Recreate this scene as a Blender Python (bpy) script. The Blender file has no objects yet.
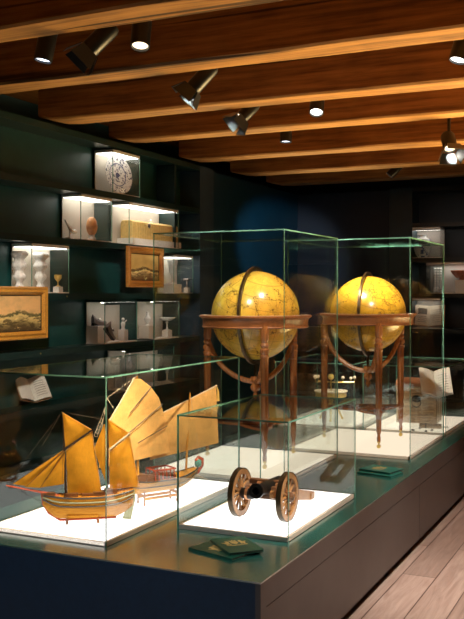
import bpy, math, random
from mathutils import Vector, Matrix, Quaternion, noise
random.seed(7)
sc = bpy.context.scene
COL = sc.collection
PI = math.pi
V = Vector

# ------------------------------------------------------------------ camera model (464 x 619 frame)
F, YAW, HOR, CX, CZ = 905.0, math.radians(25.3), 294.0, 232.0, 1.6
FW = V((-math.sin(YAW), math.cos(YAW), 0)); RT = V((math.cos(YAW), math.sin(YAW), 0)); EYE = V((0, 0, CZ))
def ray(px, py): return FW + RT * ((px - CX) / F) + V((0, 0, 1)) * ((HOR - py) / F)
def onz(px, py, z): r = ray(px, py); return EYE + r * ((z - CZ) / r.z)
def onx(px, py, x): r = ray(px, py); return EYE + r * (x / r.x)
def ony(px, py, y): r = ray(px, py); return EYE + r * (y / r.y)

# ------------------------------------------------------------------ materials
def new_mat(name):
    m = bpy.data.materials.new(name); m.use_nodes = True
    nt = m.node_tree; nt.nodes.clear()
    out = nt.nodes.new('ShaderNodeOutputMaterial')
    return m, nt, out
def N(nt, t, **kw):
    n = nt.nodes.new(t)
    for k, v in kw.items(): setattr(n, k, v)
    return n
def math_n(nt, op, a, b=None, c=None):
    n = nt.nodes.new('ShaderNodeMath'); n.operation = op
    for i, x in enumerate((a, b, c)):
        if x is None: continue
        if isinstance(x, (int, float)): n.inputs[i].default_value = x
        else: nt.links.new(x, n.inputs[i])
    return n.outputs[0]
def ramp(nt, fac, stops, interp='LINEAR'):
    n = nt.nodes.new('ShaderNodeValToRGB'); n.color_ramp.interpolation = interp
    e = n.color_ramp.elements
    e[0].position, e[0].color = stops[0][0], (*stops[0][1], 1)
    e[1].position, e[1].color = stops[1][0], (*stops[1][1], 1)
    for p, c in stops[2:]:
        x = e.new(p); x.color = (*c, 1)
    nt.links.new(fac, n.inputs[0]); return n.outputs[0]
def mixc(nt, fac, a, b, mode='MIX'):
    n = nt.nodes.new('ShaderNodeMix'); n.data_type = 'RGBA'; n.blend_type = mode
    if isinstance(fac, (int, float)): n.inputs[0].default_value = fac
    else: nt.links.new(fac, n.inputs[0])
    for i, x in ((6, a), (7, b)):
        if isinstance(x, tuple): n.inputs[i].default_value = (*x, 1)
        else: nt.links.new(x, n.inputs[i])
    return n.outputs[2]
def coords(nt, which='Object', scale=(1, 1, 1), rot=(0, 0, 0)):
    tc = N(nt, 'ShaderNodeTexCoord'); mp = N(nt, 'ShaderNodeMapping')
    mp.inputs['Scale'].default_value = scale; mp.inputs['Rotation'].default_value = rot
    nt.links.new(tc.outputs[which], mp.inputs[0]); return mp.outputs[0]
def noise_n(nt, vec, scale, detail=4, rough=.55, dist=0):
    n = N(nt, 'ShaderNodeTexNoise'); n.inputs['Scale'].default_value = scale; n.inputs['Detail'].default_value = detail
    n.inputs['Roughness'].default_value = rough; n.inputs['Distortion'].default_value = dist
    nt.links.new(vec, n.inputs['Vector']); return n.outputs['Fac']
def principled(nt, out, color, rough=.5, metal=0, spec=.5, bump=None, bstr=.2, bdist=.01, emit=None, estr=0):
    p = N(nt, 'ShaderNodeBsdfPrincipled')
    if isinstance(color, tuple): p.inputs['Base Color'].default_value = (*color, 1)
    else: nt.links.new(color, p.inputs['Base Color'])
    if isinstance(rough, (int, float)): p.inputs['Roughness'].default_value = rough
    else: nt.links.new(rough, p.inputs['Roughness'])
    p.inputs['Metallic'].default_value = metal; p.inputs['Specular IOR Level'].default_value = spec
    if bump is not None:
        b = N(nt, 'ShaderNodeBump'); b.inputs['Strength'].default_value = bstr; b.inputs['Distance'].default_value = bdist
        nt.links.new(bump, b.inputs['Height']); nt.links.new(b.outputs[0], p.inputs['Normal'])
    nt.links.new(p.outputs[0], out.inputs[0]); return p
def simple(name, col, rough=.5, metal=0, var=.18, scale=30, spec=.5, which='Object'):
    m, nt, out = new_mat(name)
    f = noise_n(nt, coords(nt, which), scale)
    c = ramp(nt, f, [(.3, tuple(x * (1 - var) for x in col)), (.7, tuple(min(1, x * (1 + var)) for x in col))])
    principled(nt, out, c, rough, metal, spec); return m
def wood(name, dark, light, rough=.45, along='X', scale=1.0, spec=.5, bstr=.25, crack=False):
    m, nt, out = new_mat(name)
    s = {'X': (.7, 14, 14), 'Y': (14, .7, 14), 'Z': (14, 14, .7)}[along]
    vec = coords(nt, 'Object', tuple(q * scale for q in s))
    f = noise_n(nt, vec, 1.6, 6, .66, .12); f2 = noise_n(nt, coords(nt, 'Object', (scale, scale, scale)), 2.2, 3)
    g = math_n(nt, 'ADD', math_n(nt, 'MULTIPLY', f, .75), math_n(nt, 'MULTIPLY', f2, .25))
    c = ramp(nt, g, [(.36, dark), (.62, light)])
    hgt = g
    if crack:
        k = noise_n(nt, coords(nt, 'Object', {'X': (.16, 9, 9), 'Y': (9, .16, 9), 'Z': (9, 9, .16)}[along]), 1.6, 3, .5, .1)
        k = ramp(nt, k, [(.63, (0, 0, 0)), (.67, (1, 1, 1))])
        c = mixc(nt, math_n(nt, 'MULTIPLY', k, .85), c, (.02, .008, .003)); hgt = math_n(nt, 'SUBTRACT', g, k)
    principled(nt, out, c, rough, 0, spec, hgt, bstr, .004); return m
def emissive(name, col, strength):
    m, nt, out = new_mat(name)
    e = N(nt, 'ShaderNodeEmission'); e.inputs[0].default_value = (*col, 1); e.inputs[1].default_value = strength
    nt.links.new(e.outputs[0], out.inputs[0]); return m
def glass_mat(name, tint, r0=.035, r1=.9):
    m, nt, out = new_mat(name)
    g = N(nt, 'ShaderNodeNewGeometry')
    d = N(nt, 'ShaderNodeVectorMath', operation='DOT_PRODUCT')
    nt.links.new(g.outputs['Incoming'], d.inputs[0]); nt.links.new(g.outputs['Normal'], d.inputs[1])
    k = math_n(nt, 'SUBTRACT', 1.0, math_n(nt, 'ABSOLUTE', d.outputs['Value']))
    k = math_n(nt, 'ADD', math_n(nt, 'MULTIPLY', math_n(nt, 'POWER', k, 5.0), r1), r0)
    t = N(nt, 'ShaderNodeBsdfTransparent'); t.inputs[0].default_value = (*tint, 1)
    gl = N(nt, 'ShaderNodeBsdfGlossy'); gl.inputs['Roughness'].default_value = 0.0; gl.inputs[0].default_value = (.95, 1, .97, 1)
    mx = N(nt, 'ShaderNodeMixShader')
    nt.links.new(k, mx.inputs[0]); nt.links.new(t.outputs[0], mx.inputs[1]); nt.links.new(gl.outputs[0], mx.inputs[2])
    nt.links.new(mx.outputs[0], out.inputs[0]); return m
def globe_mat(name, base, warm, seed):
    m, nt, out = new_mat(name)
    vec = coords(nt, 'Object'); tc = N(nt, 'ShaderNodeMapping'); tc.inputs['Location'].default_value = (seed, seed * .7, seed * .3)
    nt.links.new(vec, tc.inputs[0]); v = tc.outputs[0]
    land = noise_n(nt, v, 5.0, 7, .6); big = noise_n(nt, v, 2.4, 2, .5); grime = noise_n(nt, v, 22, 5, .65)
    c = mixc(nt, ramp(nt, big, [(.38, (0, 0, 0)), (.62, (1, 1, 1))]), base, warm)
    c = mixc(nt, math_n(nt, 'MULTIPLY', ramp(nt, grime, [(.40, (0, 0, 0)), (.70, (1, 1, 1))]), .55), c, tuple(x * .45 for x in base))
    edge = math_n(nt, 'ABSOLUTE', math_n(nt, 'SUBTRACT', land, .52))
    c = mixc(nt, math_n(nt, 'MULTIPLY', math_n(nt, 'LESS_THAN', edge, .008), .8), c, (.10, .055, .01))
    rv = noise_n(nt, v, 17, 4, .7); e2 = math_n(nt, 'ABSOLUTE', math_n(nt, 'SUBTRACT', rv, .5))
    inl = math_n(nt, 'GREATER_THAN', land, .52)
    c = mixc(nt, math_n(nt, 'MULTIPLY', math_n(nt, 'MULTIPLY', math_n(nt, 'LESS_THAN', e2, .012), inl), .5), c, (.16, .08, .015))
    # graticule: meridians every 30 degrees, parallels every 15
    sx = N(nt, 'ShaderNodeSeparateXYZ'); nt.links.new(vec, sx.inputs[0])
    lon = math_n(nt, 'FRACT', math_n(nt, 'MULTIPLY', math_n(nt, 'ARCTAN2', sx.outputs[1], sx.outputs[0]), 12 / (2 * PI)))
    lat = math_n(nt, 'FRACT', math_n(nt, 'MULTIPLY', sx.outputs[2], 16.0))
    gl = math_n(nt, 'MAXIMUM', math_n(nt, 'LESS_THAN', lon, .03), math_n(nt, 'LESS_THAN', lat, .06))
    c = mixc(nt, math_n(nt, 'MULTIPLY', gl, .42), c, (.13, .07, .012))
    principled(nt, out, c, .22, 0, .5); return m
def painting_mat(name, sky_lo, sky_hi, hill, field, dark, seed, hz=.42):
    m, nt, out = new_mat(name)
    tc = N(nt, 'ShaderNodeTexCoord'); sx = N(nt, 'ShaderNodeSeparateXYZ'); nt.links.new(tc.outputs['UV'], sx.inputs[0])
    u, v = sx.outputs[0], sx.outputs[1]
    mp = N(nt, 'ShaderNodeMapping'); mp.inputs['Location'].default_value = (seed, seed, 0); nt.links.new(tc.outputs['UV'], mp.inputs[0])
    cl = noise_n(nt, mp.outputs[0], 3.5, 5, .6); dt = noise_n(nt, mp.outputs[0], 20, 6, .7)
    bump = math_n(nt, 'MULTIPLY', math_n(nt, 'POWER', 2.72, math_n(nt, 'MULTIPLY', math_n(nt, 'POWER', math_n(nt, 'SUBTRACT', u, .50), 2), -40)), -.07)
    h = math_n(nt, 'ADD', math_n(nt, 'ADD', v, bump), math_n(nt, 'MULTIPLY', math_n(nt, 'SUBTRACT', dt, .5), .16))
    dim = lambda q, k: tuple(min(1, x * k) for x in q)
    c = ramp(nt, h, [(0, dark), (.20, dim(dark, 1.6)), (.27, dim(field, .45)), (.34, field), (hz - .05, dim(field, 1.3)), (hz - .03, hill), (hz + .01, dim(hill, 1.3)), (hz + .03, sky_lo), (.75, dim(sky_lo, .92)), (1, sky_hi)])
    st = N(nt, 'ShaderNodeMapping'); st.inputs['Scale'].default_value = (5, 11, 1); st.inputs['Location'].default_value = (seed, 2 * seed, 0); nt.links.new(tc.outputs['UV'], st.inputs[0])
    bl = noise_n(nt, st.outputs[0], 1.0, 5, .65, .3)
    low = math_n(nt, 'LESS_THAN', v, hz - .02)
    c = mixc(nt, math_n(nt, 'MULTIPLY', ramp(nt, bl, [(.50, (0, 0, 0)), (.56, (1, 1, 1))]), math_n(nt, 'MULTIPLY', low, .85)), c, dark)
    c = mixc(nt, math_n(nt, 'MULTIPLY', ramp(nt, bl, [(.36, (1, 1, 1)), (.40, (0, 0, 0))]), math_n(nt, 'MULTIPLY', low, .8)), c, dim(field, 1.5))
    c = mixc(nt, math_n(nt, 'MULTIPLY', ramp(nt, cl, [(.46, (0, 0, 0)), (.62, (1, 1, 1))]), math_n(nt, 'MULTIPLY', math_n(nt, 'GREATER_THAN', v, hz + .03), .45)), c, dim(sky_hi, .75))
    principled(nt, out, c, .45, 0, .3); return m
def plate_mat():
    m, nt, out = new_mat('blue_white_plate')
    vec = coords(nt, 'Object'); f = noise_n(nt, vec, 60, 4, .6, .5)
    sx = N(nt, 'ShaderNodeSeparateXYZ'); nt.links.new(vec, sx.inputs[0])
    r = math_n(nt, 'SQRT', math_n(nt, 'ADD', math_n(nt, 'POWER', sx.outputs[0], 2), math_n(nt, 'POWER', sx.outputs[1], 2)))
    c = ramp(nt, f, [(.53, (.86, .86, .84)), (.60, (.08, .10, .18))])
    band = math_n(nt, 'LESS_THAN', math_n(nt, 'ABSOLUTE', math_n(nt, 'SUBTRACT', r, .092)), .004)
    c = mixc(nt, band, c, (.15, .18, .3))
    c = mixc(nt, math_n(nt, 'LESS_THAN', r, .02), c, (.10, .12, .22))
    principled(nt, out, c, .15, 0, .5); return m

M = {}
M['beam'] = wood('aged_beam_wood', (.14, .062, .018), (.44, .215, .062), .62, 'X', 1.3, .3, .45, True)
M['ceil'] = wood('ceiling_boards', (.12, .05, .012), (.22, .09, .025), .7, 'Y', .8, .2)
M['pilaster_lit'] = simple('pilaster_blue_lit', (.034, .075, .115), .45, 0, .12, 8)  # left pilaster only: the blue light on it is put into the colour
M['navy'] = simple('navy_paint', (.002, .045, .085), .5, 0, .12, 6)
M['deep'] = simple('deep_navy_paint', (.004, .011, .026), .5, 0, .12, 6)
M['dark'] = simple('dark_paint', (.006, .010, .016), .7, 0, .2, 6)
M['shelf'] = simple('teal_black_lacquer', (.006, .026, .024), .36, 0, .15, 8)
M['shelf_glow'] = simple('teal_lacquer_glow', (.008, .066, .064), .45, 0, .15, 8)  # brighter than the boards: glow spilling from the vitrines put into the colour
M['pilaster'] = simple('slate_blue_lacquer', (.012, .032, .044), .4, 0, .15, 8)
M['platform_top'] = simple('green_table_lacquer', (.005, .078, .064), .20, 0, .12, 5, 1.0)
M['platform_top'].node_tree.nodes['Principled BSDF'].inputs['IOR'].default_value = 3.0
M['front_panel'] = simple('midnight_panel', (.004, .016, .034), .5, 0, .15, 40)
M['side_panel'] = simple('umber_panel', (.050, .040, .036), .42, 0, .12, 8)
M['black'] = simple('black_metal', (.006, .006, .007), .35, .3, .2, 40)
M['satin_black'] = simple('satin_black_paint', (.009, .012, .014), .3, 0, .2, 40)
M['glass'] = glass_mat('case_glass', (.985, .995, .990), .035, .55)
M['vglass'] = glass_mat('vitrine_glass', (.985, .992, .990), .03, .5)
M['edge'] = simple('green_glass_edge', (.13, .31, .235), .25, 0, .3, 12, .7)
M['tray'] = simple('tray_border', (.60, .50, .42), .5, 0, .06, 10)
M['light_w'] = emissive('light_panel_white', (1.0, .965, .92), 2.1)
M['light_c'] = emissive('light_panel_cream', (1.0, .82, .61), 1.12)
M['vlight'] = emissive('vitrine_lamp', (1.0, .93, .82), 4.5)
M['vstrip'] = emissive('vitrine_lamp_strip', (1.0, .93, .82), 9)
M['vdim'] = emissive('vitrine_lamp_dim', (1.0, .92, .80), 5)
M['lens_cool'] = emissive('lens_cool', (.80, .87, 1.0), 5.0)
M['lens_warm'] = emissive('lens_warm', (1.0, .80, .52), 3.0)
M['lens_white'] = emissive('lens_white', (1.0, .93, .85), 6.0)
M['white'] = simple('white_plinth', (.72, .69, .64), .5, 0, .04, 10)
M['bback'] = simple('grey_backing', (.30, .265, .24), .6, 0, .05, 10)
M['vback'] = simple('vitrine_backing', (.56, .51, .43), .6, 0, .05, 10)
M['porcelain'] = simple('porcelain', (.80, .79, .76), .15, 0, .06, 20)
M['silver'] = simple('silver', (.75, .74, .72), .22, .9, .2, 60)
M['gold'] = simple('gilded_metal', (.85, .58, .16), .3, .45, .18, 50)
M['casket'] = simple('gilded_casket', (.80, .56, .20), .35, .35, .18, 50)
M['brass'] = simple('brass', (.72, .52, .18), .3, .9, .2, 40)
M['mahog'] = wood('mahogany', (.17, .055, .016), (.44, .165, .05), .26, 'Z', 3, .6)
M['mahog_h'] = wood('mahogany_ring', (.15, .045, .012), (.30, .105, .03), .4, 'X', 2, .5)
M['bronze'] = simple('dark_bronze', (.07, .045, .022), .32, .75, .3, 30)
M['globe_a'] = globe_mat('globe_map_yellow', (.63, .47, .065), (.68, .34, .04), 0.0)
M['globe_b'] = globe_mat('globe_map_amber', (.56, .30, .022), (.64, .38, .04), 3.7)
M['sail_a'] = None
def sail_mat(name, col, tr=.35):
    m, nt, out = new_mat(name)
    vec = coords(nt, 'Object'); f = noise_n(nt, vec, 16, 5, .6); w = noise_n(nt, coords(nt, 'Object', (60, 60, 8)), 4, 3)
    c = ramp(nt, math_n(nt, 'ADD', math_n(nt, 'MULTIPLY', f, .7), math_n(nt, 'MULTIPLY', w, .3)), [(.3, tuple(x * .72 for x in col)), (.7, tuple(min(1, x * 1.15) for x in col))])
    d = N(nt, 'ShaderNodeBsdfDiffuse'); t = N(nt, 'ShaderNodeBsdfTranslucent'); mx = N(nt, 'ShaderNodeMixShader'); mx.inputs[0].default_value = tr
    nt.links.new(c, d.inputs[0]); nt.links.new(c, t.inputs[0]); nt.links.new(d.outputs[0], mx.inputs[1]); nt.links.new(t.outputs[0], mx.inputs[2])
    nt.links.new(mx.outputs[0], out.inputs[0]); return m
M['sail_a'] = sail_mat('amber_canvas', (.74, .36, .034))
M['sail_b'] = sail_mat('pale_ochre_canvas', (.84, .51, .18))
M['rope'] = simple('dark_rope', (.06, .035, .02), .8)
M['pale_rope'] = simple('pale_rope', (.55, .45, .32), .8)
M['hull_a'] = wood('varnished_hull', (.40, .14, .007), (.60, .25, .018), .65, 'X', 6, .2)
M['hull_b'] = wood('ochre_hull', (.46, .19, .02), (.66, .32, .05), .65, 'X', 6, .2)
M['wale'] = simple('dark_wale', (.028, .015, .008), .4)
M['red'] = simple('red_paint', (.50, .08, .03), .4)
M['sage'] = simple('sage_strake', (.30, .30, .16), .45)
M['teal'] = simple('teal_paint', (.12, .36, .33), .4)
M['oakwheel'] = wood('walnut_wheel', (.22, .085, .025), (.52, .26, .09), .35, 'X', 8)
M['darkwood'] = wood('dark_walnut', (.06, .024, .010), (.18, .075, .03), .35, 'X', 8)
M['copper'] = simple('copper_fitting', (.72, .36, .18), .28, .85, .2, 40)
M['iron'] = simple('black_iron', (.018, .017, .016), .3, .6, .3, 40)
M['chest'] = wood('weathered_chest', (.15, .08, .035), (.56, .35, .18), .6, 'X', 5)
M['chest_lid'] = wood('reddish_lid', (.22, .075, .03), (.45, .19, .09), .5, 'X', 4)
M['paper'] = simple('aged_paper', (.62, .52, .40), .7, 0, .08, 60)
M['paper_w'] = simple('white_paper', (.74, .70, .64), .7, 0, .08, 60)
M['ink'] = simple('printed_ink', (.10, .08, .06), .8)
M['leather'] = simple('tan_leather', (.34, .18, .08), .6)
M['frame'] = wood('gilt_frame', (.40, .17, .02), (.66, .32, .05), .32, 'X', 6)
M['frame_d'] = wood('brown_gilt_frame', (.30, .11, .02), (.50, .22, .04), .35, 'X', 6)
M['slip'] = simple('dark_slip', (.03, .018, .01), .5)
M['paint_a'] = painting_mat('landscape_canvas', (.92, .55, .22), (.62, .43, .19), (.14, .12, .045), (.62, .46, .17), (.075, .05, .02), 2.0, .46)
M['paint_b'] = painting_mat('harbour_canvas', (.80, .58, .20), (.74, .46, .13), (.14, .09, .03), (.88, .68, .30), (.14, .08, .03), 9.0, .42)
M['book_g'] = simple('dark_green_cover', (.006, .058, .036), .35, 0, .1, 30)
M['book_t'] = simple('teal_green_cover', (.010, .105, .085), .35, 0, .1, 30)
M['crest'] = simple('gold_foil', (.52, .42, .16), .4, .4, .1, 60)
M['plate'] = plate_mat()
M['bluepat'] = None
def bluewhite():
    m, nt, out = new_mat('blue_white_glaze')
    f = noise_n(nt, coords(nt, 'Object'), 14, 4, .6, .6)
    principled(nt, out, ramp(nt, f, [(.55, (.82, .82, .80)), (.60, (.03, .06, .24))]), .12); return m
M['bluepat'] = bluewhite()
M['shell'] = simple('orange_shell', (.90, .34, .14), .3, 0, .55, 14)
M['coral'] = simple('pale_coral', (.84, .82, .78), .55, 0, .2, 70)
M['crystal'] = simple('rock_crystal', (.70, .70, .70), .12, .1, .3, 80)
M['lacq_red'] = simple('russet_lacquer', (.42, .13, .075), .2, 0, .35, 30)
M['roll'] = simple('tan_roll', (.30, .19, .11), .5, 0, .2, 30)
M['ivory'] = simple('ivory', (.75, .62, .45), .4, 0, .1, 30)
M['acryl'] = glass_mat('clear_acrylic', (.93, .94, .94), .06, .7)
M['violet'] = simple('grey_leather', (.16, .13, .12), .5)
def floor_mat():
    m, nt, out = new_mat('oak_planks')
    vec = coords(nt, 'Object', (1, 1, 1), (0, 0, PI / 2))
    b = N(nt, 'ShaderNodeTexBrick'); b.offset = .37; b.squash = 1
    for k, v in (('Scale', 1.0), ('Mortar Size', .003), ('Brick Width', 1.7), ('Row Height', .19), ('Bias', 0)): b.inputs[k].default_value = v
    b.inputs['Color1'].default_value = (.44, .345, .30, 1); b.inputs['Color2'].default_value = (.31, .235, .20, 1); b.inputs['Mortar'].default_value = (.07, .04, .03, 1)
    nt.links.new(vec, b.inputs['Vector'])
    f = noise_n(nt, coords(nt, 'Object', (16, 1.2, 1)), 1.8, 6, .65, 1.2)
    c = mixc(nt, .75, b.outputs['Color'], ramp(nt, f, [(.3, (.45, .38, .36)), (.7, (1, 1, 1))]), 'MULTIPLY')
    principled(nt, out, c, .34, 0, .45, f, .12, .003); return m
M['floor'] = floor_mat()

# ------------------------------------------------------------------ mesh builder
class MB:
    def __init__(s): s.v = []; s.f = []; s.m = []; s.uv = {}
    def add(s, vs, fs, mi=0):
        o = len(s.v); s.v += [V(p) for p in vs]
        for f in fs: s.f.append([o + i for i in f]); s.m.append(mi)
        return o
    def bx(s, x0, y0, z0, x1, y1, z1, mi=0, mat=None, bev=0):
        if bev > 0:
            b = min(bev, (x1 - x0) * .45, (y1 - y0) * .45, (z1 - z0) * .45)
            prof = [(b, 0), (0, b)]
            vs = []
            for (z, ins) in ((z0, b), (z0 + b, 0), (z1 - b, 0), (z1, b)):
                i = ins; c = b
                vs += [(x0 + c + i * 0, y0 + i, z), (x1 - c, y0 + i, z), (x1 - i, y0 + c, z), (x1 - i, y1 - c, z), (x1 - c, y1 - i, z), (x0 + c, y1 - i, z), (x0 + i, y1 - c, z), (x0 + i, y0 + c, z)]
            fs = [list(range(7, -1, -1)), list(range(24, 32))]
            for k in range(3):
                for j in range(8): fs.append([k * 8 + j, k * 8 + (j + 1) % 8, k * 8 + 8 + (j + 1) % 8, k * 8 + 8 + j])
        else:
            vs = [(x0, y0, z0), (x1, y0, z0), (x1, y1, z0), (x0, y1, z0), (x0, y0, z1), (x1, y0, z1), (x1, y1, z1), (x0, y1, z1)]
            fs = [[3, 2, 1, 0], [4, 5, 6, 7], [0, 1, 5, 4], [1, 2, 6, 5], [2, 3, 7, 6], [3, 0, 4, 7]]
        if mat is not None: vs = [mat @ V(p) for p in vs]
        s.add(vs, fs, mi); return s
    def tube(s, pts, r, n=8, mi=0, closed=False, cap=True, up=None):
        pts = [V(p) for p in pts]; k = len(pts)
        rr = r if isinstance(r, (list, tuple)) else [r] * k
        rings = []; prev = None
        for i, p in enumerate(pts):
            if closed: t = pts[(i + 1) % k] - pts[i - 1]
            else: t = pts[min(i + 1, k - 1)] - pts[max(i - 1, 0)]
            t = t.normalized()
            if prev is None:
                a = V((0, 0, 1)) if abs(t.z) < .9 else V((1, 0, 0))
                prev = t.cross(a).normalized()
            a = (prev - t * prev.dot(t))
            a = a.normalized() if a.length > 1e-6 else t.orthogonal().normalized()
            prev = a; b = t.cross(a)
            rings.append([p + a * (rr[i] * math.cos(2 * PI * j / n)) + b * (rr[i] * math.sin(2 * PI * j / n)) for j in range(n)])
        vs = [q for g in rings for q in g]; fs = []
        for i in range(k if closed else k - 1):
            i2 = (i + 1) % k
            for j in range(n): fs.append([i * n + j, i * n + (j + 1) % n, i2 * n + (j + 1) % n, i2 * n + j])
        if cap and not closed: fs += [list(range(n - 1, -1, -1)), [(k - 1) * n + j for j in range(n)]]
        s.add(vs, fs, mi); return s
    def lathe(s, prof, c=(0, 0, 0), n=24, mi=0, mat=None, flute=0, fd=0):
        c = V(c); vs = []; fs = []
        for (r, z) in prof:
            for j in range(n):
                a = 2 * PI * j / n; q = r * (1 - fd * (.5 + .5 * math.cos(a * flute))) if flute else r
                p = V((q * math.cos(a), q * math.sin(a), z)); vs.append((mat @ p if mat is not None else p) + c)
        k = len(prof)
        for i in range(k - 1):
            for j in range(n): fs.append([i * n + j, i * n + (j + 1) % n, (i + 1) * n + (j + 1) % n, (i + 1) * n + j])
        fs += [list(range(n - 1, -1, -1)), [(k - 1) * n + j for j in range(n)]]
        s.add(vs, fs, mi); return s
    def ring(s, prof, n=48, c=(0, 0, 0), mat=None, mi=0, a0=0, a1=2 * PI):
        """closed profile [(r,z)..] swept about z; full circle or an arc with end caps"""
        full = abs(a1 - a0 - 2 * PI) < 1e-6; c = V(c); vs = []; fs = []; k = len(prof); m = n if full else n + 1
        for j in range(m):
            a = a0 + (a1 - a0) * j / n
            for (r, z) in prof:
                p = V((r * math.cos(a), r * math.sin(a), z)); vs.append((mat @ p if mat is not None else p) + c)
        for j in range(n):
            j2 = (j + 1) % m
            for i in range(k): fs.append([j * k + i, j2 * k + i, j2 * k + (i + 1) % k, j * k + (i + 1) % k])
        if not full: fs += [list(range(k)), [n * k + i for i in range(k - 1, -1, -1)]]
        s.add(vs, fs, mi); return s
    def sphere(s, c, r, n=24, m=14, mi=0, sc=(1, 1, 1), mat=None):
        c = V(c); vs = [V((0, 0, -r * sc[2]))]; fs = []
        for i in range(1, m):
            a = -PI / 2 + PI * i / m
            for j in range(n):
                b = 2 * PI * j / n; vs.append(V((r * sc[0] * math.cos(a) * math.cos(b), r * sc[1] * math.cos(a) * math.sin(b), r * sc[2] * math.sin(a))))
        vs.append(V((0, 0, r * sc[2])))
        if mat is not None: vs = [mat @ p for p in vs]
        vs = [p + c for p in vs]
        for j in range(n): fs.append([0, 1 + (j + 1) % n, 1 + j])
        for i in range(m - 2):
            for j in range(n): fs.append([1 + i * n + j, 1 + i * n + (j + 1) % n, 1 + (i + 1) * n + (j + 1) % n, 1 + (i + 1) * n + j])
        l = len(vs) - 1; o = 1 + (m - 2) * n
        for j in range(n): fs.append([o + j, o + (j + 1) % n, l])
        s.add(vs, fs, mi); return s
    def prism(s, poly, d, mi=0):
        """polygon (3D points) extruded by vector d"""
        poly = [V(p) for p in poly]; d = V(d); k = len(poly)
        vs = poly + [p + d for p in poly]
        fs = [list(range(k - 1, -1, -1)), [k + i for i in range(k)]] + [[i, (i + 1) % k, k + (i + 1) % k, k + i] for i in range(k)]
        s.add(vs, fs, mi); return s
    def sheet(s, g, d, mi=0):
        """grid of points g[i][j] given a thickness vector d"""
        a = len(g); b = len(g[0]); d = V(d)
        vs = [V(p) for r in g for p in r]; vs += [p + d for p in vs]; o = a * b; fs = []
        for i in range(a - 1):
            for j in range(b - 1):
                q = [i * b + j, i * b + j + 1, (i + 1) * b + j + 1, (i + 1) * b + j]
                fs.append(q); fs.append([o + x for x in reversed(q)])
        rim = [j for j in range(b)] + [i * b + b - 1 for i in range(1, a)] + [(a - 1) * b + j for j in range(b - 2, -1, -1)] + [i * b for i in range(a - 2, 0, -1)]
        for i in range(len(rim)):
            p, q = rim[i], rim[(i + 1) % len(rim)]; fs.append([q, p, o + p, o + q])
        s.add(vs, fs, mi); return s
    def build(s, name, mats, parent=None, loc=None, smooth=40, rotz=0):
        me = bpy.data.meshes.new(name); me.from_pydata([tuple(p) for p in s.v], [], s.f)
        for m in (mats if isinstance(mats, (list, tuple)) else [mats]): me.materials.append(m)
        me.polygons.foreach_set('material_index', s.m)
        import bmesh
        b = bmesh.new(); b.from_mesh(me); bmesh.ops.recalc_face_normals(b, faces=b.faces); b.to_mesh(me); b.free()
        if smooth:
            me.polygons.foreach_set('use_smooth', [True] * len(me.polygons)); me.set_sharp_from_angle(angle=math.radians(smooth))
        me.update()
        o = bpy.data.objects.new(name, me); COL.objects.link(o)
        if parent is not None: o.parent = parent
        if loc is not None: o.location = loc
        o.rotation_euler.z = rotz
        return o
def tag(o, label, cat, group=None, kind=None):
    o['label'] = label; o['category'] = cat
    if group: o['group'] = group
    if kind: o['kind'] = kind
    return o
def thing(name, label, cat, loc, rotz=0, group=None):
    o = bpy.data.objects.new(name, None); COL.objects.link(o); o.empty_display_size = .05
    o.location = loc; o.rotation_euler.z = rotz
    return tag(o, label, cat, group)
def struct(name, mb, mats, label=None):
    o = mb.build(name, mats, smooth=0); o['kind'] = 'structure'
    if label: o['label'] = label
    return o
def copy_tree(o, parent=None):
    c = o.copy(); COL.objects.link(c)
    if parent is not None: c.parent = parent
    for ch in list(o.children): copy_tree(ch, c)
    return c

# ================================================================== the setting
XW, YB = -3.85, 10.0
PT = .515; LT = PT + .022          # platform top, light panel top
struct('floor', MB().bx(-6, -4, -.1, 4, 12, 0), M['floor'])
struct('ceiling', MB().bx(-6, -4, 3.08, 4, 12, 3.2), M['ceil'])
struct('wall_left', MB().bx(-4.6, -4, 0, -4.4, 12, 3.08).bx(-4.4, 7.74, 0, -3.87, YB + .3, 2.77), M['navy'])
struct('wall_back', MB().bx(-4.4, 10.35, 0, 4, 10.55, 3.08).bx(-3.87, 10.0, 0, -2.76, 10.35, 2.77), M['deep'])
struct('wall_right', MB().bx(3.2, -4, 0, 3.4, 12, 3.08), M['dark'])
struct('wall_front', MB().bx(-4.4, -3.4, 0, 3.2, -3.2, 3.08), M['dark'])
beams_y = [.25, 1.25, 2.25, 3.25, 4.13, 5.13, 6.02, 7.17, 8.25, 9.17]
ords = ['', '', '', 'nearest visible', 'second visible', 'third visible', 'fourth visible', 'fifth visible', 'sixth visible', 'farthest']
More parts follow.
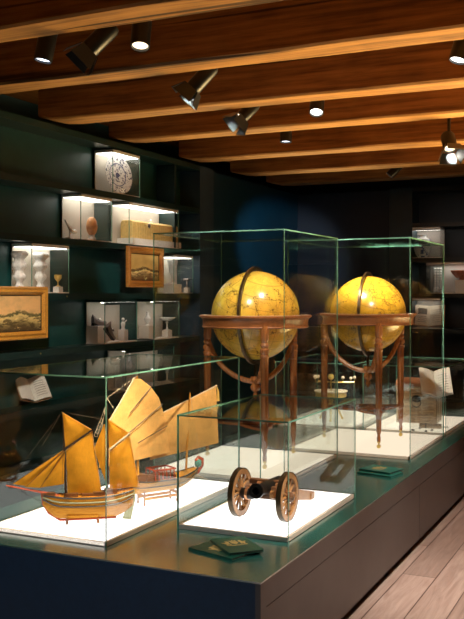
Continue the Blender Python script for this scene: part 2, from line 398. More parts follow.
for i, y in enumerate(beams_y):
    mb = MB(); n = 60; x0, x1 = (-3.92 if i != 4 else -4.38), 3.19
    if i in (3,): x0 = -4.38
    ws = [.012 * noise.noise(V((x * 1.1, i * 3.3, 0))) for x in [x0 + (x1 - x0) * k / n for k in range(n + 1)]]
    g = []
    for k in range(n + 1):
        x = x0 + (x1 - x0) * k / n; w = ws[k]; q = .010 * noise.noise(V((x * 1.7, 9 + i * 2.1, 4)))
        e = max(0, 1 - (x - x0) / .22) ** 2 * .07 * .5 if i > 4 else 0     # rounded end over the wall
        c = .012
        g.append([(x, y + w, 3.08), (x, y + w, 2.8 + c + q + e), (x, y + w + c, 2.8 + q + e), (x, y + .2 + q - c, 2.8 + w * .6 + e), (x, y + .2 + q, 2.8 + c + w * .6 + e), (x, y + .2 + q, 3.08)])
    vs = [p for r in g for p in r]; fs = []
    for k in range(n):
        for j in range(6): fs.append([k * 6 + j, k * 6 + (j + 1) % 6, (k + 1) * 6 + (j + 1) % 6, (k + 1) * 6 + j])
    fs += [list(range(6)), [n * 6 + j for j in range(6)]]
    mb.add(vs, fs)
    o = mb.build('ceiling_beam', M['beam'], smooth=30); o['kind'] = 'structure'
    if ords[i]: o['label'] = 'rough brown wooden ceiling beam, %s one over the display' % ords[i]

# ------------------------------------------------------------------ left shelving
SZ = [2.79, 2.39, 2.0, 1.605, 1.213, .82, .42, .06]      # top faces of the boards
sh = thing('shelving_unit', 'long dark teal shelving wall with lit glass vitrines along the left side', 'shelves', (XW, 5.4, 0))
def L(x, y, z): return (x - XW, y - 5.4, z)
def shbox(x0, y0, z0, x1, y1, z1, nm, mat, bev=0):
    a = L(x0, y0, z0); b = L(x1, y1, z1); return MB().bx(*a, *b, bev=bev).build(nm, mat, sh, smooth=0)
shbox(-4.19, 2.6, 0, -4.052, 7.44, 2.79, 'back_panel', M['shelf_glow'])
for z in SZ: shbox(-4.0515, 2.6, z - .045, XW, 7.45, z, 'shelf_board', M['shelf'])
for y in (4.35, 7.0): shbox(-4.05, y, SZ[2] , -3.87, y + .03, SZ[0] - .046, 'divider', M['shelf'])
for y in (4.62,): shbox(-4.05, y, .06, -3.87, y + .03, SZ[3] - .046, 'divider', M['shelf'])
shbox(-4.19, 7.45, 0, XW, 7.735, 2.79, 'end_pilaster', M['pilaster_lit'])
for px, py in ((40.5, 353), (67, 297)):
    p = onx(px, py, XW)
    MB().lathe([(.006, 0), (.006, .003)], (0, 0, 0), 12, 0, Matrix.Rotation(PI / 2, 3, 'Y')).build('brass_stud', M['brass'], sh, V(L(XW, p.y, min(range(len(SZ)), key=lambda i: abs(SZ[i] - .02 - p.z)) and SZ[min(range(len(SZ)), key=lambda i: abs(SZ[i] - .02 - p.z))] - .022)))

# ------------------------------------------------------------------ back shelving
bs = thing('shelving_unit', 'black built-in shelving with pilaster on the far back wall', 'shelves', (-1.3, YB, 0))
def bsbox(x0, y0, z0, x1, y1, z1, nm, mat): return MB().bx(x0 + 1.3, y0 - YB, z0, x1 + 1.3, y1 - YB, z1).build(nm, mat, bs, smooth=0)
bsbox(-2.755, YB + .31, 0, .6, YB + .34, 2.79, 'back_panel', M['dark'])
bsbox(-2.755, YB, 0, -2.50, YB + .31, 2.79, 'pilaster', M['pilaster'])
for z in SZ: bsbox(-2.5, YB, z - .045, .6, YB + .31, z, 'shelf_board', M['satin_black'])
for x in (-1.2, .57): bsbox(x, YB + .01, .06, x + .03, YB + .31, 2.74, 'divider', M['satin_black'])

# ------------------------------------------------------------------ wall vitrines
VH = .342
def vitrine(label, px1, px2, sz, depth=.175, lamp='vlight'):
    """glass fronted box on a left shelf; px1/px2 = near and far front corners"""
    y0 = onx(px1, 294, XW - .012).y; y1 = onx(px2, 294, XW - .012).y; w = y1 - y0
    t = thing('wall_vitrine', label, 'display case', (XW - .012 - depth / 2, (y0 + y1) / 2, sz), 0, 'small lit vitrines on the left shelves')
    d = depth / 2; h = VH; y = w / 2
    MB().bx(-d, -y, 0, d, y, .008).build('base', M['white'], t, smooth=0)
    MB().bx(-d, -y, .008, -d + .008, y, h - .02).build('back_panel', M['vback'], t, smooth=0)
    low = sz < 1.5
    MB().bx(-d, -y, h - .02, d, y, h).build('top_panel', M['shelf' if low else 'white'], t, smooth=0)
    if low: MB().bx(d - .012, -y + .006, h - .040, d - .006, y - .006, h - .0205).build('valance', M['shelf'], t, smooth=0)
    MB().bx(d - .045 if low else -d + .012, -y + .012, h - .025, d - (.015 if low else .012), y - .012, h - .0205).build('light_panel', M[lamp], t, smooth=0)
    MB().bx(d - .005, -y, .008, d, y, h - .02).build('glass_front', M['vglass'], t, smooth=0)
    MB().bx(-d + .008, -y, .008, d - .005, -y + .005, h - .02).build('glass_side', M['vglass'], t, smooth=0)
    MB().bx(-d + .008, y - .005, .008, d - .005, y, h - .02).build('glass_side', M['vglass'], t, smooth=0)
    for y_ in (-y, y): MB().bx(d - .004, y_ - .002, .008, d + .001, y_ + .002, h - .02).build('corner_trim', M['edge'], t, smooth=0)
    return V((XW - .012 - depth / 2, (y0 + y1) / 2, sz + .008)), w
X_IN = XW - .10
def inY(px, x=X_IN): return onx(px, 294, x).y

v1, w1 = vitrine('lit glass box with blue and white plate, on the top shelf', 113, 140, SZ[1])
v2, w2 = vitrine('lit glass box holding the orange shell cup', 81, 112, SZ[2])
v3, w3 = vitrine('wide lit glass box holding the ribbed gold casket', 129.3, 178.4, SZ[2])
v4, w4 = vitrine('lit glass box with two white carved pieces, behind the larger painting top', 32, 69, SZ[3])
v5, w5 = vitrine('lit glass box with a pair of dark shoes on white plinths', 105, 137, SZ[4], lamp='vstrip')
v6, w6 = vitrine('lit glass box with white ewer and footed dish', 154.6, 179, SZ[4], lamp='vstrip')
v7, w7 = vitrine('lit glass box with white goblet, right of the smaller painting', 174, 193, SZ[3])
v8, w8 = vitrine('low lit glass box with silver shell, rock crystal and goblets', 126, 174, SZ[5], lamp='vdim')

# plate
t = thing('plate', 'round blue and white patterned porcelain plate standing upright in top shelf vitrine', 'plate', (v1.x + .005, v1.y - .0, v1.z))
R_ = Matrix.Rotation(math.radians(80), 3, 'Y')
MB().lathe([(.05, 0), (.09, .006), (.153, .020), (.157, .024), (.152, .024), (.09, .011), (.0, .008)], (0, 0, 0), 40, 0).build('dish', M['plate'], t, (-.012, -.0, .160)).rotation_euler = (0, math.radians(82), math.radians(-10))
mb = MB(); mb.tube([(-.06, -.05, .003), (.05, -.05, .003), (.052, -.05, .02)], .003, 6).tube([(-.06, .05, .003), (.05, .05, .003), (.052, .05, .02)], .003, 6).tube([(-.06, -.05, .003), (-.06, .05, .003)], .003, 6)
mb.build('wire_easel', M['black'], t)
# shell cup
t = thing('shell_cup', 'orange polished shell cup on white foot in glass vitrine', 'ornament', (v2.x + .03, inY(88.5), v2.z))
MB().sphere((0, 0, .108), .066, 24, 14, 0, (.6, .78, 1.12)).build('shell', M['shell'], t)
MB().lathe([(.034, 0), (.036, .006), (.030, .022), (.022, .03), (.024, .04), (.02, .044)], n=20).build('foot', M['porcelain'], t)
t = thing('horn_cup', 'pale curved horn on small mount beside the orange shell', 'ornament', (v2.x - .02, inY(72), v2.z))
pts = [(0, -.03 + .02 * math.sin(a * 1.3), .05 + .0) for a in (0,)]
pts = [(0, -.06 + .13 * (k / 10) ** .9, .055 + .07 * abs((k / 10) - .75) ** 1.6 + .04 * (1 - k / 10) ** 2) for k in range(11)]
MB().tube(pts, [.006 + .012 * (k / 10) for k in range(11)], 10).build('horn', M['coral'], t)
MB().bx(-.02, -.03, 0, .02, .03, .012).tube([(0, 0, .012), (0, 0, .07)], .006, 8).build('mount', M['porcelain'], t, smooth=0)
# casket
t = thing('casket', 'ribbed gold casket on white base inside wide vitrine', 'casket', (v3.x, (inY(127) + inY(172)) / 2, v3.z))
cl = (inY(172) - inY(126)) / 2
MB().bx(-.075, -cl - .025, 0, .075, cl + .025, .05).build('base', M['white'], t, smooth=0)
mb = MB(); g = []
for k in range(61):
    y = -cl + 2 * cl * k / 60; s_ = 1 - .09 * (k % 3 == 0)
    sec = [(-.062, .05), (-.064, .14), (-.060, .185), (-.045, .20), (.045, .20), (.060, .185), (.064, .14), (.062, .05)]
    g.append([(x * s_, y, .05 + (z - .05) * (1 - .03 * (k % 3 == 0))) for x, z in sec])
vs = [p for r in g for p in r]; fs = []
for k in range(60):
    for j in range(8): fs.append([k * 8 + j, k * 8 + (j + 1) % 8, (k + 1) * 8 + (j + 1) % 8, (k + 1) * 8 + j])
fs += [list(range(8)), [60 * 8 + j for j in range(8)]]
mb.add(vs, fs); mb.build('body', M['casket'], t, smooth=25)
MB().lathe([(.012, .198), (.006, .208), (.010, .218), (.002, .232)], n=14).build('finial', M['silver'], t)
MB().sphere((.066, -cl * .35, .165), .022, 16, 10, 0, (.25, 1, 1)).build('lock_shield', M['silver'], t)
# carved pieces
def carved(label, px, s_):
    mb = MB(); prof = []
    zs = 26
    for k in range(zs + 1):
        z = k / zs; r = .024 + .030 * z + .011 * math.sin(z * PI * 7) + (.012 if k < 2 else 0)
        prof.append((r * s_, .008 + z * .27))
    mb.lathe([(.04 * s_, 0), (.04 * s_, .008)] + prof, n=22, flute=5, fd=.22)
    return tag(mb.build('carved_cup', M['coral'], loc=(v4.x + .0, inY(px), v4.z), smooth=50), label, 'ornament', 'white carved cups')
carved('tall white carved cup, nearer one above the larger painting', 19, 1.0)
carved('tall white carved cup, farther one above the larger painting', 40, 1.05)
t = thing('goblet', 'small gold goblet on white block beside the carved white cups', 'goblet', (v4.x + .045, inY(58.5, XW - .05), v4.z))
MB().bx(-.025, -.025, 0, .025, .025, .04).build('block', M['white'], t, smooth=0)
MB().lathe([(.02, .04), (.02, .043), (.005, .05), (.004, .075), (.012, .082), (.026, .10), (.028, .125), (.025, .125), (.02, .10), (0, .09)], n=20).build('cup', M['gold'], t)
# shoes vitrine
def plinth(label, x, y, z, sx, sy, h, mat=None):
    return tag(MB().bx(-sx, -sy, 0, sx, sy, h, bev=.002).build('display_plinth', mat or M['white'], loc=(x, y, z), smooth=0), label, 'plinth', 'white plinths in the vitrines')
ya, yb_ = inY(101), inY(122)
plinth('larger white plinth under the upper dark shoe', v5.x - .03, ya, v5.z, .05, .075, .13)
plinth('small white plinth under the pale figurine', v5.x + .01, yb_, v5.z, .03, .03, .09)
def shoe(label, loc, tilt):
    t = thing('shoe', label, 'shoe', loc, math.radians(70), 'pair of dark shoes')
    t.rotation_euler.y = tilt
    g = []
    for k in range(13):
        u = k / 12; x = -.06 + .13 * u; w = .020 + .008 * math.sin(u * PI); h = .055 - .035 * min(1, u * 1.4) + .012
        z0 = .004 + .02 * max(0, 1 - u * 3); w *= (1 - max(0, u - .85) * 4)
        g.append([(x, -w, z0), (x, -w * .9, z0 + h * .6), (x, 0, z0 + h), (x, w * .9, z0 + h * .6), (x, w, z0)])
    vs = [p for r in g for p in r]; fs = []
    for k in range(12):
        for j in range(5): fs.append([k * 5 + j, k * 5 + (j + 1) % 5, (k + 1) * 5 + (j + 1) % 5, (k + 1) * 5 + j])
    fs += [list(range(5)), [60 + j for j in range(5)]]
    mb = MB(); mb.add(vs, fs); mb.build('upper', M['violet'], t)
    MB().bx(-.060, -.018, 0, -.030, .018, .022).bx(-.03, -.02, .0, .062, .02, .006).build('sole', M['iron'], t, smooth=0)
    MB().sphere((.0, 0, .052), .014, 12, 8, 0, (1.4, 1.3, .5)).build('buckle', M['silver'], t)
shoe('dark shoe with silver buckle on top of the white plinth', (v5.x - .02, ya, v5.z + .131), 0)
shoe('dark shoe leaning against front of the white plinth', (v5.x + .055, ya + .02, v5.z + .062), math.radians(48))
def figurine(label, x, y, z, s_=1):
    mb = MB(); mb.lathe([(.018 * s_, 0), (.018 * s_, .004), (.012 * s_, .012), (.014 * s_, .03), (.018 * s_, .045), (.012 * s_, .06), (.006 * s_, .066)], n=16)
    mb.sphere((0, 0, .076 * s_), .012 * s_, 14, 8); mb.tube([(.012 * s_, 0, .052 * s_), (.028 * s_, .004, .07 * s_)], .004 * s_, 6)
    return tag(mb.build('figurine', M['porcelain'], loc=(x, y, z)), label, 'figurine')
figurine('small pale figurine on little plinth beside the shoes', v5.x + .01, yb_, v5.z + .0905, 1.1)
# ewer vitrine
def tazza(nm, label, x, y, z, s_, mat, group='footed dishes'):
    t = thing(nm, label, 'dish', (x, y, z), 0, group)
    MB().lathe([(.03 * s_, 0), (.03 * s_, .004), (.008 * s_, .012), (.006 * s_, .05 * s_), (.012 * s_, .06 * s_), (.008 * s_, .07 * s_)], n=18).build('foot', mat, t)
    MB().lathe([(.008 * s_, .07 * s_), (.04 * s_, .078 * s_), (.066 * s_, .098 * s_), (.064 * s_, .10 * s_), (.04 * s_, .084 * s_), (0, .08 * s_)], n=24).build('bowl', mat, t)
def goblet(label, x, y, z, s_, mat, group='goblets in the vitrines'):
    t = thing('goblet', label, 'goblet', (x, y, z), 0, group)
    MB().lathe([(.03 * s_, 0), (.03 * s_, .005), (.007 * s_, .014), (.006 * s_, .05 * s_), (.013 * s_, .06 * s_), (.007 * s_, .068 * s_)], n=18).build('stem', mat, t)
    MB().lathe([(.007 * s_, .068 * s_), (.024 * s_, .085 * s_), (.040 * s_, .17 * s_), (.037 * s_, .17 * s_), (.020 * s_, .09 * s_), (0, .08 * s_)], n=20).build('bowl', mat, t)
y1_, y2_ = inY(147.5), inY(165)
plinth('beige plinth under the white ewer', v6.x, y1_, v6.z, .05, .065, .11, M['vback'])
plinth('small white plinth under the white footed dish', v6.x + .02, y2_, v6.z, .03, .04, .06)
tazza('footed_dish', 'white footed dish on plinth in lower lit vitrine', v6.x + .02, y2_, v6.z + .061, 1.1, M['porcelain'])
t = thing('ewer', 'white ewer with handle on beige plinth in lower vitrine', 'ewer', (v6.x, y1_, v6.z + .111))
MB().lathe([(.022, 0), (.022, .004), (.010, .012), (.026, .04), (.030, .06), (.014, .085), (.012, .105), (.018, .118), (.015, .118), (.0, .10)], n=20).build('body', M['porcelain'], t)
MB().tube([(0, .026, .05), (0, .045, .075), (0, .038, .105), (0, .012, .108)], .003, 6).build('handle', M['porcelain'], t)
y3_, y4_ = inY(170), inY(184)
plinth('white plinth under the white goblet, right of the smaller painting', v7.x + .02, y3_ + .01, v7.z, .05, .075, .075)
goblet('tall white goblet on plinth right of the smaller painting', v7.x + .02, y3_ + .01, v7.z + .076, 1.25, M['porcelain'])
plinth('little white block under the silver footed dish', v7.x + .03, y4_, v7.z, .022, .022, .045)
tazza('footed_dish', 'small silver footed dish beside the tall white goblet', v7.x + .03, y4_, v7.z + .046, .8, M['silver'])
# low vitrine
t = thing('nautilus_shell', 'grey silver shell ornament on low shelf, left of the rock crystal', 'ornament', (v8.x, inY(115), v8.z))
MB().lathe([(.035, 0), (.035, .006), (.01, .016), (.008, .19), (.02, .20)], n=18).build('stand', M['white'], t)
MB().sphere((0, 0, .235), .06, 24, 12, 0, (.6, 1.1, .62)).build('shell', M['silver'], t)
mb = MB(); rnd = random.Random(3)
for k in range(9):
    a = rnd.uniform(0, 2 * PI); rr = rnd.uniform(0, .04); hh = rnd.uniform(.16, .29); w = rnd.uniform(.018, .03)
    x, y = rr * math.cos(a), rr * math.sin(a)
    mb.lathe([(w, 0), (w * 1.05, hh * .7), (w * .15, hh)], (x, y, 0), 6)
tag(mb.build('rock_crystal', M['crystal'], loc=(v8.x + .02, inY(127), v8.z), smooth=0), 'cluster of white rock crystal on low lit shelf', 'crystal')
for k, (px, w_) in enumerate(((152, 'nearer one'), (165, 'farther one'))):
    goblet('white goblet on low lit shelf, %s' % w_, v8.x + .02, inY(px), v8.z, 1.35, M['porcelain'])

# ------------------------------------------------------------------ framed paintings
def painting(label, px0, px1, z0, z1, canvas, fm):
    xf = XW + .03
    y0, y1 = onx(px0, 294, xf).y, onx(px1, 294, xf).y
    t = thing('framed_painting', label, 'painting', (XW + .001, (y0 + y1) / 2, z0)); w = (y1 - y0) / 2; h = z1 - z0; b = .055
    mb = MB()   # mitred profile frame
    prof = [(0, 0), (0, .022), (.008, .030), (.022, .024), (.036, .030), (.046, .018), (b, .012), (b, 0)]
    cs = [(-w, 0), (w, 0), (w, h), (-w, h)]; sg = [(1, 1), (-1, 1), (-1, -1), (1, -1)]
    vs = []; fs = []; k = len(prof)
    for (cy, cz), (sy, sz) in zip(cs, sg):
        for (d, x) in prof: vs.append((x, cy + sy * d, cz + sz * d))
    for c in range(4):
        for j in range(k): fs.append([c * k + j, ((c + 1) % 4) * k + j, ((c + 1) % 4) * k + (j + 1) % k, c * k + (j + 1) % k])
    mb.add(vs, fs); mb.build('frame', fm, t, smooth=20)
    sl = MB()
    q = b - .002; e = .008
    for (a0, b0, a1, b1) in ((-w + q, q, w - q, q + e), (-w + q, h - q - e, w - q, h - q), (-w + q, q + e, -w + q + e, h - q - e), (w - q - e, q + e, w - q, h - q - e)):
        sl.bx(.002, a0, b0, .011, a1, b1)
    sl.build('slip', M['slip'], t, smooth=0)
    q += e * .6
    cv = MB(); cv.bx(.002, -w + q, q, .007, w - q, h - q); o = cv.build('canvas', canvas, t, smooth=0)
    uvl = o.data.uv_layers.new(name='UVMap')
    for lp in o.data.loops:
        p = o.data.vertices[lp.vertex_index].co; uvl.data[lp.index].uv = ((p.y + w) / (2 * w), p.z / h)
painting('larger gold framed landscape painting at the left edge of the shelves', -5, 48.6, 1.295, 1.650, M['paint_a'], M['frame'])
painting('smaller gold framed pale harbour painting below the gold casket', 128.8, 164.2, 1.655, 1.985, M['paint_b'], M['frame_d'])

# ------------------------------------------------------------------ back wall exhibits
def bvit(label, x0, x1, sz):
    t = thing('wall_vitrine', label, 'display case', ((x0 + x1) / 2, YB + .12, sz), 0, 'lit vitrines on the back shelves'); w = (x1 - x0) / 2; d = .11; h = VH
    MB().bx(-w, -d, 0, w, d, .008).build('base', M['white'], t, smooth=0)
    MB().bx(-w, d - .008, .008, w, d, h - .02).build('back_panel', M['bback'], t, smooth=0)
    MB().bx(-w, -d, h - .02, w, d, h).build('top_panel', M['white'], t, smooth=0)
    MB().bx(-w, -d + .006, h - .034, w, -d + .014, h - .0205).build('valance', M['bback'], t, smooth=0)
    MB().bx(-w + .04, -d + .02, h - .025, w - .04, d - .05, h - .0205).build('light_panel', M['vlight'], t, smooth=0)
    MB().bx(-w, -d, .008, w, -d + .005, h - .02).build('glass_front', M['vglass'], t, smooth=0)
    for s_ in (-1, 1): MB().bx(min(s_ * w, s_ * (w - .005)), -d + .005, .008, max(s_ * w, s_ * (w - .005)), d - .008, h - .02).build('glass_side', M['vglass'], t, smooth=0)
def bx_(px): return ony(px, 294, YB + .1).x
bvit('lit glass box with russet bowl on the far back shelves', bx_(428), bx_(478), SZ[3])
bvit('lit glass box with blue and white vase on the far back shelves', bx_(409), bx_(442), SZ[2])
bvit('lit glass box with open book on the far back shelves', bx_(409), bx_(442), SZ[4])
plinth('white plinth under the russet bowl on the back shelf', bx_(461.5), YB + .11, SZ[3] + .008, .06, .06, .14)
tag(MB().lathe([(.03, 0), (.03, .012), (.06, .03), (.10, .07), (.118, .105), (.112, .105), (.09, .07), (.05, .035), (0, .028)], n=28, flute=8, fd=.05).build('bowl', M['lacq_red'], loc=(bx_(461), YB + .11, SZ[3] + .149)), 'russet lacquer bowl on white plinth on the back shelf', 'bowl')
mb = MB(); mb.bx(-.05, -.012, 0, .05, .012, .29)
for k in range(9):
    for j in range(3): mb.sphere((-.032 + j * .032, -.012, .025 + k * .03), .014, 10, 6, 0, (1, .6, 1))
tag(mb.build('silver_relief', M['silver'], loc=(bx_(437.5), YB + .13, SZ[3] + .008), smooth=40), 'silver relief with carved scrolls beside the russet bowl', 'relief')
tag(MB().lathe([(.045, 0), (.05, .004), (.075, .04), (.098, .11), (.10, .16), (.085, .205), (.05, .225), (.046, .24), (.056, .255), (.05, .255), (.04, .235), (0, .20)], n=28).build('vase', M['bluepat'], loc=(bx_(422), YB + .11, SZ[2] + .0085)), 'round blue and white porcelain vase on the back shelf', 'vase')
def open_book(label, loc, w, h, tilt, mat, rotz=0, cover=None, vee=.35, image=True):
    t = thing('open_book', label, 'book', loc, rotz); t.rotation_euler.x = tilt
    for s_ in (-1, 1):
        g = [[(s_ * w * u * math.cos(vee), -.012 * math.sin(u * PI) - w * u * math.sin(vee) * .9 + .0, h * v_) for v_ in (0, .5, 1)] for u in [k / 8 for k in range(9)]]
        MB().sheet(g, (0, .010, 0)).build('page_block', mat, t)
    c = MB()
    for s_ in (-1, 1): c.sheet([[(s_ * (w + .006) * u * math.cos(vee), .012 - w * u * math.sin(vee) * .9, -.004 + (h + .008) * v_) for v_ in (0, 1)] for u in (0, 1)], (0, .004, 0))
    c.build('cover', cover or M['leather'], t, smooth=0)
    if image:
        ink = MB()
        def patch(s_, u0, u1, v0, v1):
            g = [[(s_ * w * u * math.cos(vee), -.012 * math.sin(u * PI) - w * u * math.sin(vee) * .9 - .0012, h * v_) for v_ in (v0, v1)] for u in [u0 + (u1 - u0) * k / 4 for k in range(5)]]
            ink.sheet(g, (0, .0008, 0))
        if image == 'plate':
            patch(-1, .2, .8, .55, .85)
            for k in range(4): patch(-1, .2, .8, .16 + k * .09, .175 + k * .09)
        for k in range(7): patch(1, .2, .8, .16 + k * .1, .175 + k * .1)
        ink.build('printing', M['ink'], t, smooth=0)
    return t
open_book('pale open book lying tilted on a low shelf behind the ship case', (XW - .072, inY(32), SZ[5] + .035), .12, .20, math.radians(-45), M['paper_w'], math.radians(60), vee=.4)
open_book('open old book with a printed picture, tilted on the back shelf', (bx_(430), YB + .09, SZ[4] + .03), .17, .23, math.radians(-18), M['paper'], math.radians(6), image='plate')

# ================================================================== platform
PX0, PX1, PY0, PY1 = -3.02, -1.355, 3.118, 8.6
pf = thing('display_platform', 'long low display platform with dark green top and brown side panels', 'platform', ((PX0 + PX1) / 2, (PY0 + PY1) / 2, 0))
cxp, cyp = (PX0 + PX1) / 2, (PY0 + PY1) / 2
def pbox(x0, y0, z0, x1, y1, z1, nm, mat, bev=0): return MB().bx(x0 - cxp, y0 - cyp, z0, x1 - cxp, y1 - cyp, z1, bev=bev).build(nm, mat, pf, smooth=0)
pbox(PX0 + .03, PY0 + .05, 0, PX1 - .06, PY1 - .05, .075, 'toe_kick', M['black'])
pbox(PX0, PY0, PT - .006, PX1, PY1, PT, 'top', M['platform_top'])
pbox(PX0 + .004, PY0 + .004, .075, PX1 - .022, PY1 - .004, PT - .006, 'carcass', M['black'])
pbox(PX0 + .004, PY0, .02, PX1 - .022, PY0 + .004, PT - .006, 'front_panel', M['front_panel'])
pbox(PX1 - .022, PY0, PT - .106, PX1, PY1, PT - .006, 'side_rail', M['side_panel'])
pbox(PX1 - .022, PY0, .07, PX1, PY0 + .055, PT - .106, 'corner_stile', M['side_panel'])
pys = [PY0 + .06, onx(420, 486, PX1).y, 7.25, PY1]
for a, b in zip(pys[:-1], pys[1:]): pbox(PX1 - .022, a, .07, PX1 - .003, b - .005, PT - .111, 'side_panel', M['side_panel'])

# ================================================================== glass cases
def case(label, x0, x1, y0, y1, h, light):
    cx, cy = (x0 + x1) / 2, (y0 + y1) / 2
    t = thing('glass_display_case', label, 'display case', (cx, cy, PT), 0, 'glass cases on the platform'); a, b = (x1 - x0) / 2, (y1 - y0) / 2; g = .007
    mb = MB(); m = .022
    mb.bx(-a + g, -b + g, 0, a - g, -b + m, .02).bx(-a + g, b - m, 0, a - g, b - g, .02).bx(-a + g, -b + m, 0, -a + m, b - m, .02).bx(a - m, -b + m, 0, a - g, b - m, .02)
    mb.build('tray_frame', M['tray'], t, smooth=0)
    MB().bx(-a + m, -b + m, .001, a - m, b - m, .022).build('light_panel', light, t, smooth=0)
    def pane(nm, p0, p1, ax):
        mb = MB(); mb.bx(*p0, *p1); mi = []
        for f in mb.f:
            n = (mb.v[f[1]] - mb.v[f[0]]).cross(mb.v[f[2]] - mb.v[f[0]]); mi.append(0 if max(range(3), key=lambda i: abs(n[i])) == ax else 1)
        mb.m = mi; return mb.build(nm, [M['glass'], M['edge']], t, smooth=0)
    pane('glass_front', (-a, -b, 0), (a, -b + g, h - g), 1); pane('glass_back', (-a, b - g, 0), (a, b, h - g), 1)
    pane('glass_side', (-a, -b + g, 0), (-a + g, b - g, h - g), 0); pane('glass_side', (a - g, -b + g, 0), (a, b - g, h - g), 0)
    pane('glass_top', (-a, -b, h - g), (a, b, h), 2)
    return t
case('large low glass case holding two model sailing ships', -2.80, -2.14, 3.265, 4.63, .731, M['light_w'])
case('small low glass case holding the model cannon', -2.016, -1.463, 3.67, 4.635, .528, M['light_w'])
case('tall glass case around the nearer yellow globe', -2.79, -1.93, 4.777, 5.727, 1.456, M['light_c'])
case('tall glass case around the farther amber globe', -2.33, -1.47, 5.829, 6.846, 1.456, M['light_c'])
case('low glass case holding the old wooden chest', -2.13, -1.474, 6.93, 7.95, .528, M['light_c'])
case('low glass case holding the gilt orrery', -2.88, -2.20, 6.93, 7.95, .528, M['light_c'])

# ================================================================== globes
def make_globe(label, gx, gy, r, mat, loc_z, ang0):
    t = thing('floor_globe', label, 'globe', (gx, gy, loc_z), 0, 'antique floor globes')
    zc = 1.462 - loc_z if r > .282 else 1.456 - loc_z
    b = MB().sphere((0, 0, 0), r, 64, 40).build('globe_ball', mat, t, (0, 0, zc)); b.rotation_euler = (math.radians(18), math.radians(12), .4)
    # bronze meridian ring in the plane of the platform's long axis
    q = MB(); rm0, rm1 = r + .008, r + .030
    rot = Matrix.Rotation(math.radians(4), 3, 'Z') @ Matrix.Rotation(PI / 2, 3, 'Y')
    q.ring([(rm0, -.008), (rm1, -.008), (rm1, .008), (rm0, .008)], 96, (0, 0, 0), rot)
    q.build('meridian_ring', M['bronze'], t, (0, 0, zc))
    R0, R1 = r + .034, r * 1.27
    zt = zc + .004
    mb = MB()
    mb.ring([(R0, zt - .018), (R1 - .012, zt - .018), (R1, zt - .012), (R1, zt - .004), (R1 - .006, zt), (R0, zt)], 96)
    hr = mb.build('horizon_ring', M['mahog_h'], t)
    MB().ring([(R1 - .05, zt - .080), (R1 - .022, zt - .080), (R1 - .016, zt - .074), (R1 - .022, zt - .067), (R1 - .022, zt - .03), (R1 - .012, zt - .018), (R1 - .05, zt - .018)], 96).build('apron', M['mahog_h'], t)
    MB().ring([(R0 + .006, zt + .0002), (R1 - .02, zt + .0002), (R1 - .02, zt + .001), (R0 + .006, zt + .001)], 96).build('calendar_band', M['paper'], t)
    rl = .335
    for a in ang0:
        ca, sa = math.cos(a), math.sin(a)
        p = [(.0, .045), (.012, .045), (.014, .07), (.010, .09), (.017, .115), (.019, .20), (.017, .21), (.024, .225), (.024, .245), (.018, .26),
             (.0225, .28), (.025, .62 * zt), (.026, zt - .26), (.030, zt - .245), (.022, zt - .235), (.030, zt - .222), (.030, zt - .205), (.020, zt - .195), (.028, zt - .178), (.020, zt - .162), (.027, zt - .148), (.027, zt - .080)]
        lg = MB().lathe(p, (0, 0, 0), 24, 0, None, 8, .10).build('leg', M['mahog'], t, (rl * ca, rl * sa, 0))
        mb = MB(); mb.lathe([(.014, -.006), (.014, .006)], (0, 0, .016), 14, 0, Matrix.Rotation(PI / 2, 3, 'X')); mb.tube([(0, .009, .016), (0, .009, .047)], .003, 6).tube([(0, -.009, .016), (0, -.009, .047)], .003, 6)
        mb.lathe([(.012, .040), (.012, .05)], n=12)
        mb.v = [V((v.x, v.y, v.z - .0)) for v in mb.v]; zmin = min(v.z for v in mb.v); mb.v = [V((v.x, v.y, v.z - zmin)) for v in mb.v]
        mb.build('caster', M['brass'], lg)
    # curved cradle arms under the ball
    for a in ang0:
        pts = []
        for k in range(15):
            th = PI / 2 * k / 14; rr = (r + .055)
            pts.append((math.cos(a) * (rr + .005) * math.cos(th), math.sin(a) * (rr + .005) * math.cos(th), zt - .06 - (rr + .03) * math.sin(th) * 1.0))
        MB().tube(pts, [.018] * 15, 8).build('cradle_arm', M['mahog'], t)
    zb = zt - .06 - (r + .085)
    MB().lathe([(.03, zb + .035), (.036, zb + .01), (.022, zb - .01), (.034, zb - .035), (.028, zb - .055), (.012, zb - .068), (.018, zb - .09), (.008, zb - .112), (.001, zb - .118)], n=20, flute=6, fd=.15).build('pendant', M['mahog'], t)
    MB().lathe([(.01, zb + .03), (.012, zc - r - .034), (.02, zc - r - .03), (.02, zc - r - .026)], n=12).build('support_pin', M['bronze'], t)
    # three lobed stretcher shelf
    zs = .225; mb = MB(); poly = []
    A = sorted(ang0)
    for i in range(3):
        a0_, a1_ = A[i], A[(i + 1) % 3] + (2 * PI if i == 2 else 0)
        for k in range(14):
            u = k / 14; a = a0_ + (a1_ - a0_) * u; rr = .325 - .20 * math.sin(PI * u) ** .8
            poly.append((rr * math.cos(a), rr * math.sin(a), zs))
    mb.prism(poly, (0, 0, .016)); mb.lathe([(.0, zs + .016), (.12, zs + .016), (.125, zs + .026), (0, zs + .028)], n=28)
    mb.build('stretcher', M['mahog'], t, smooth=20)
    return t
A3 = [math.radians(x) for x in (-60.5, 60.5, 180)]
make_globe('yellow antique globe on three turned mahogany legs, nearer of the two', -2.355, 5.335, .285, M['globe_a'], LT, [a + math.radians(4) for a in A3])
make_globe('amber antique globe on three turned mahogany legs, farther of the two', -1.915, 6.36, .274, M['globe_b'], LT, A3)

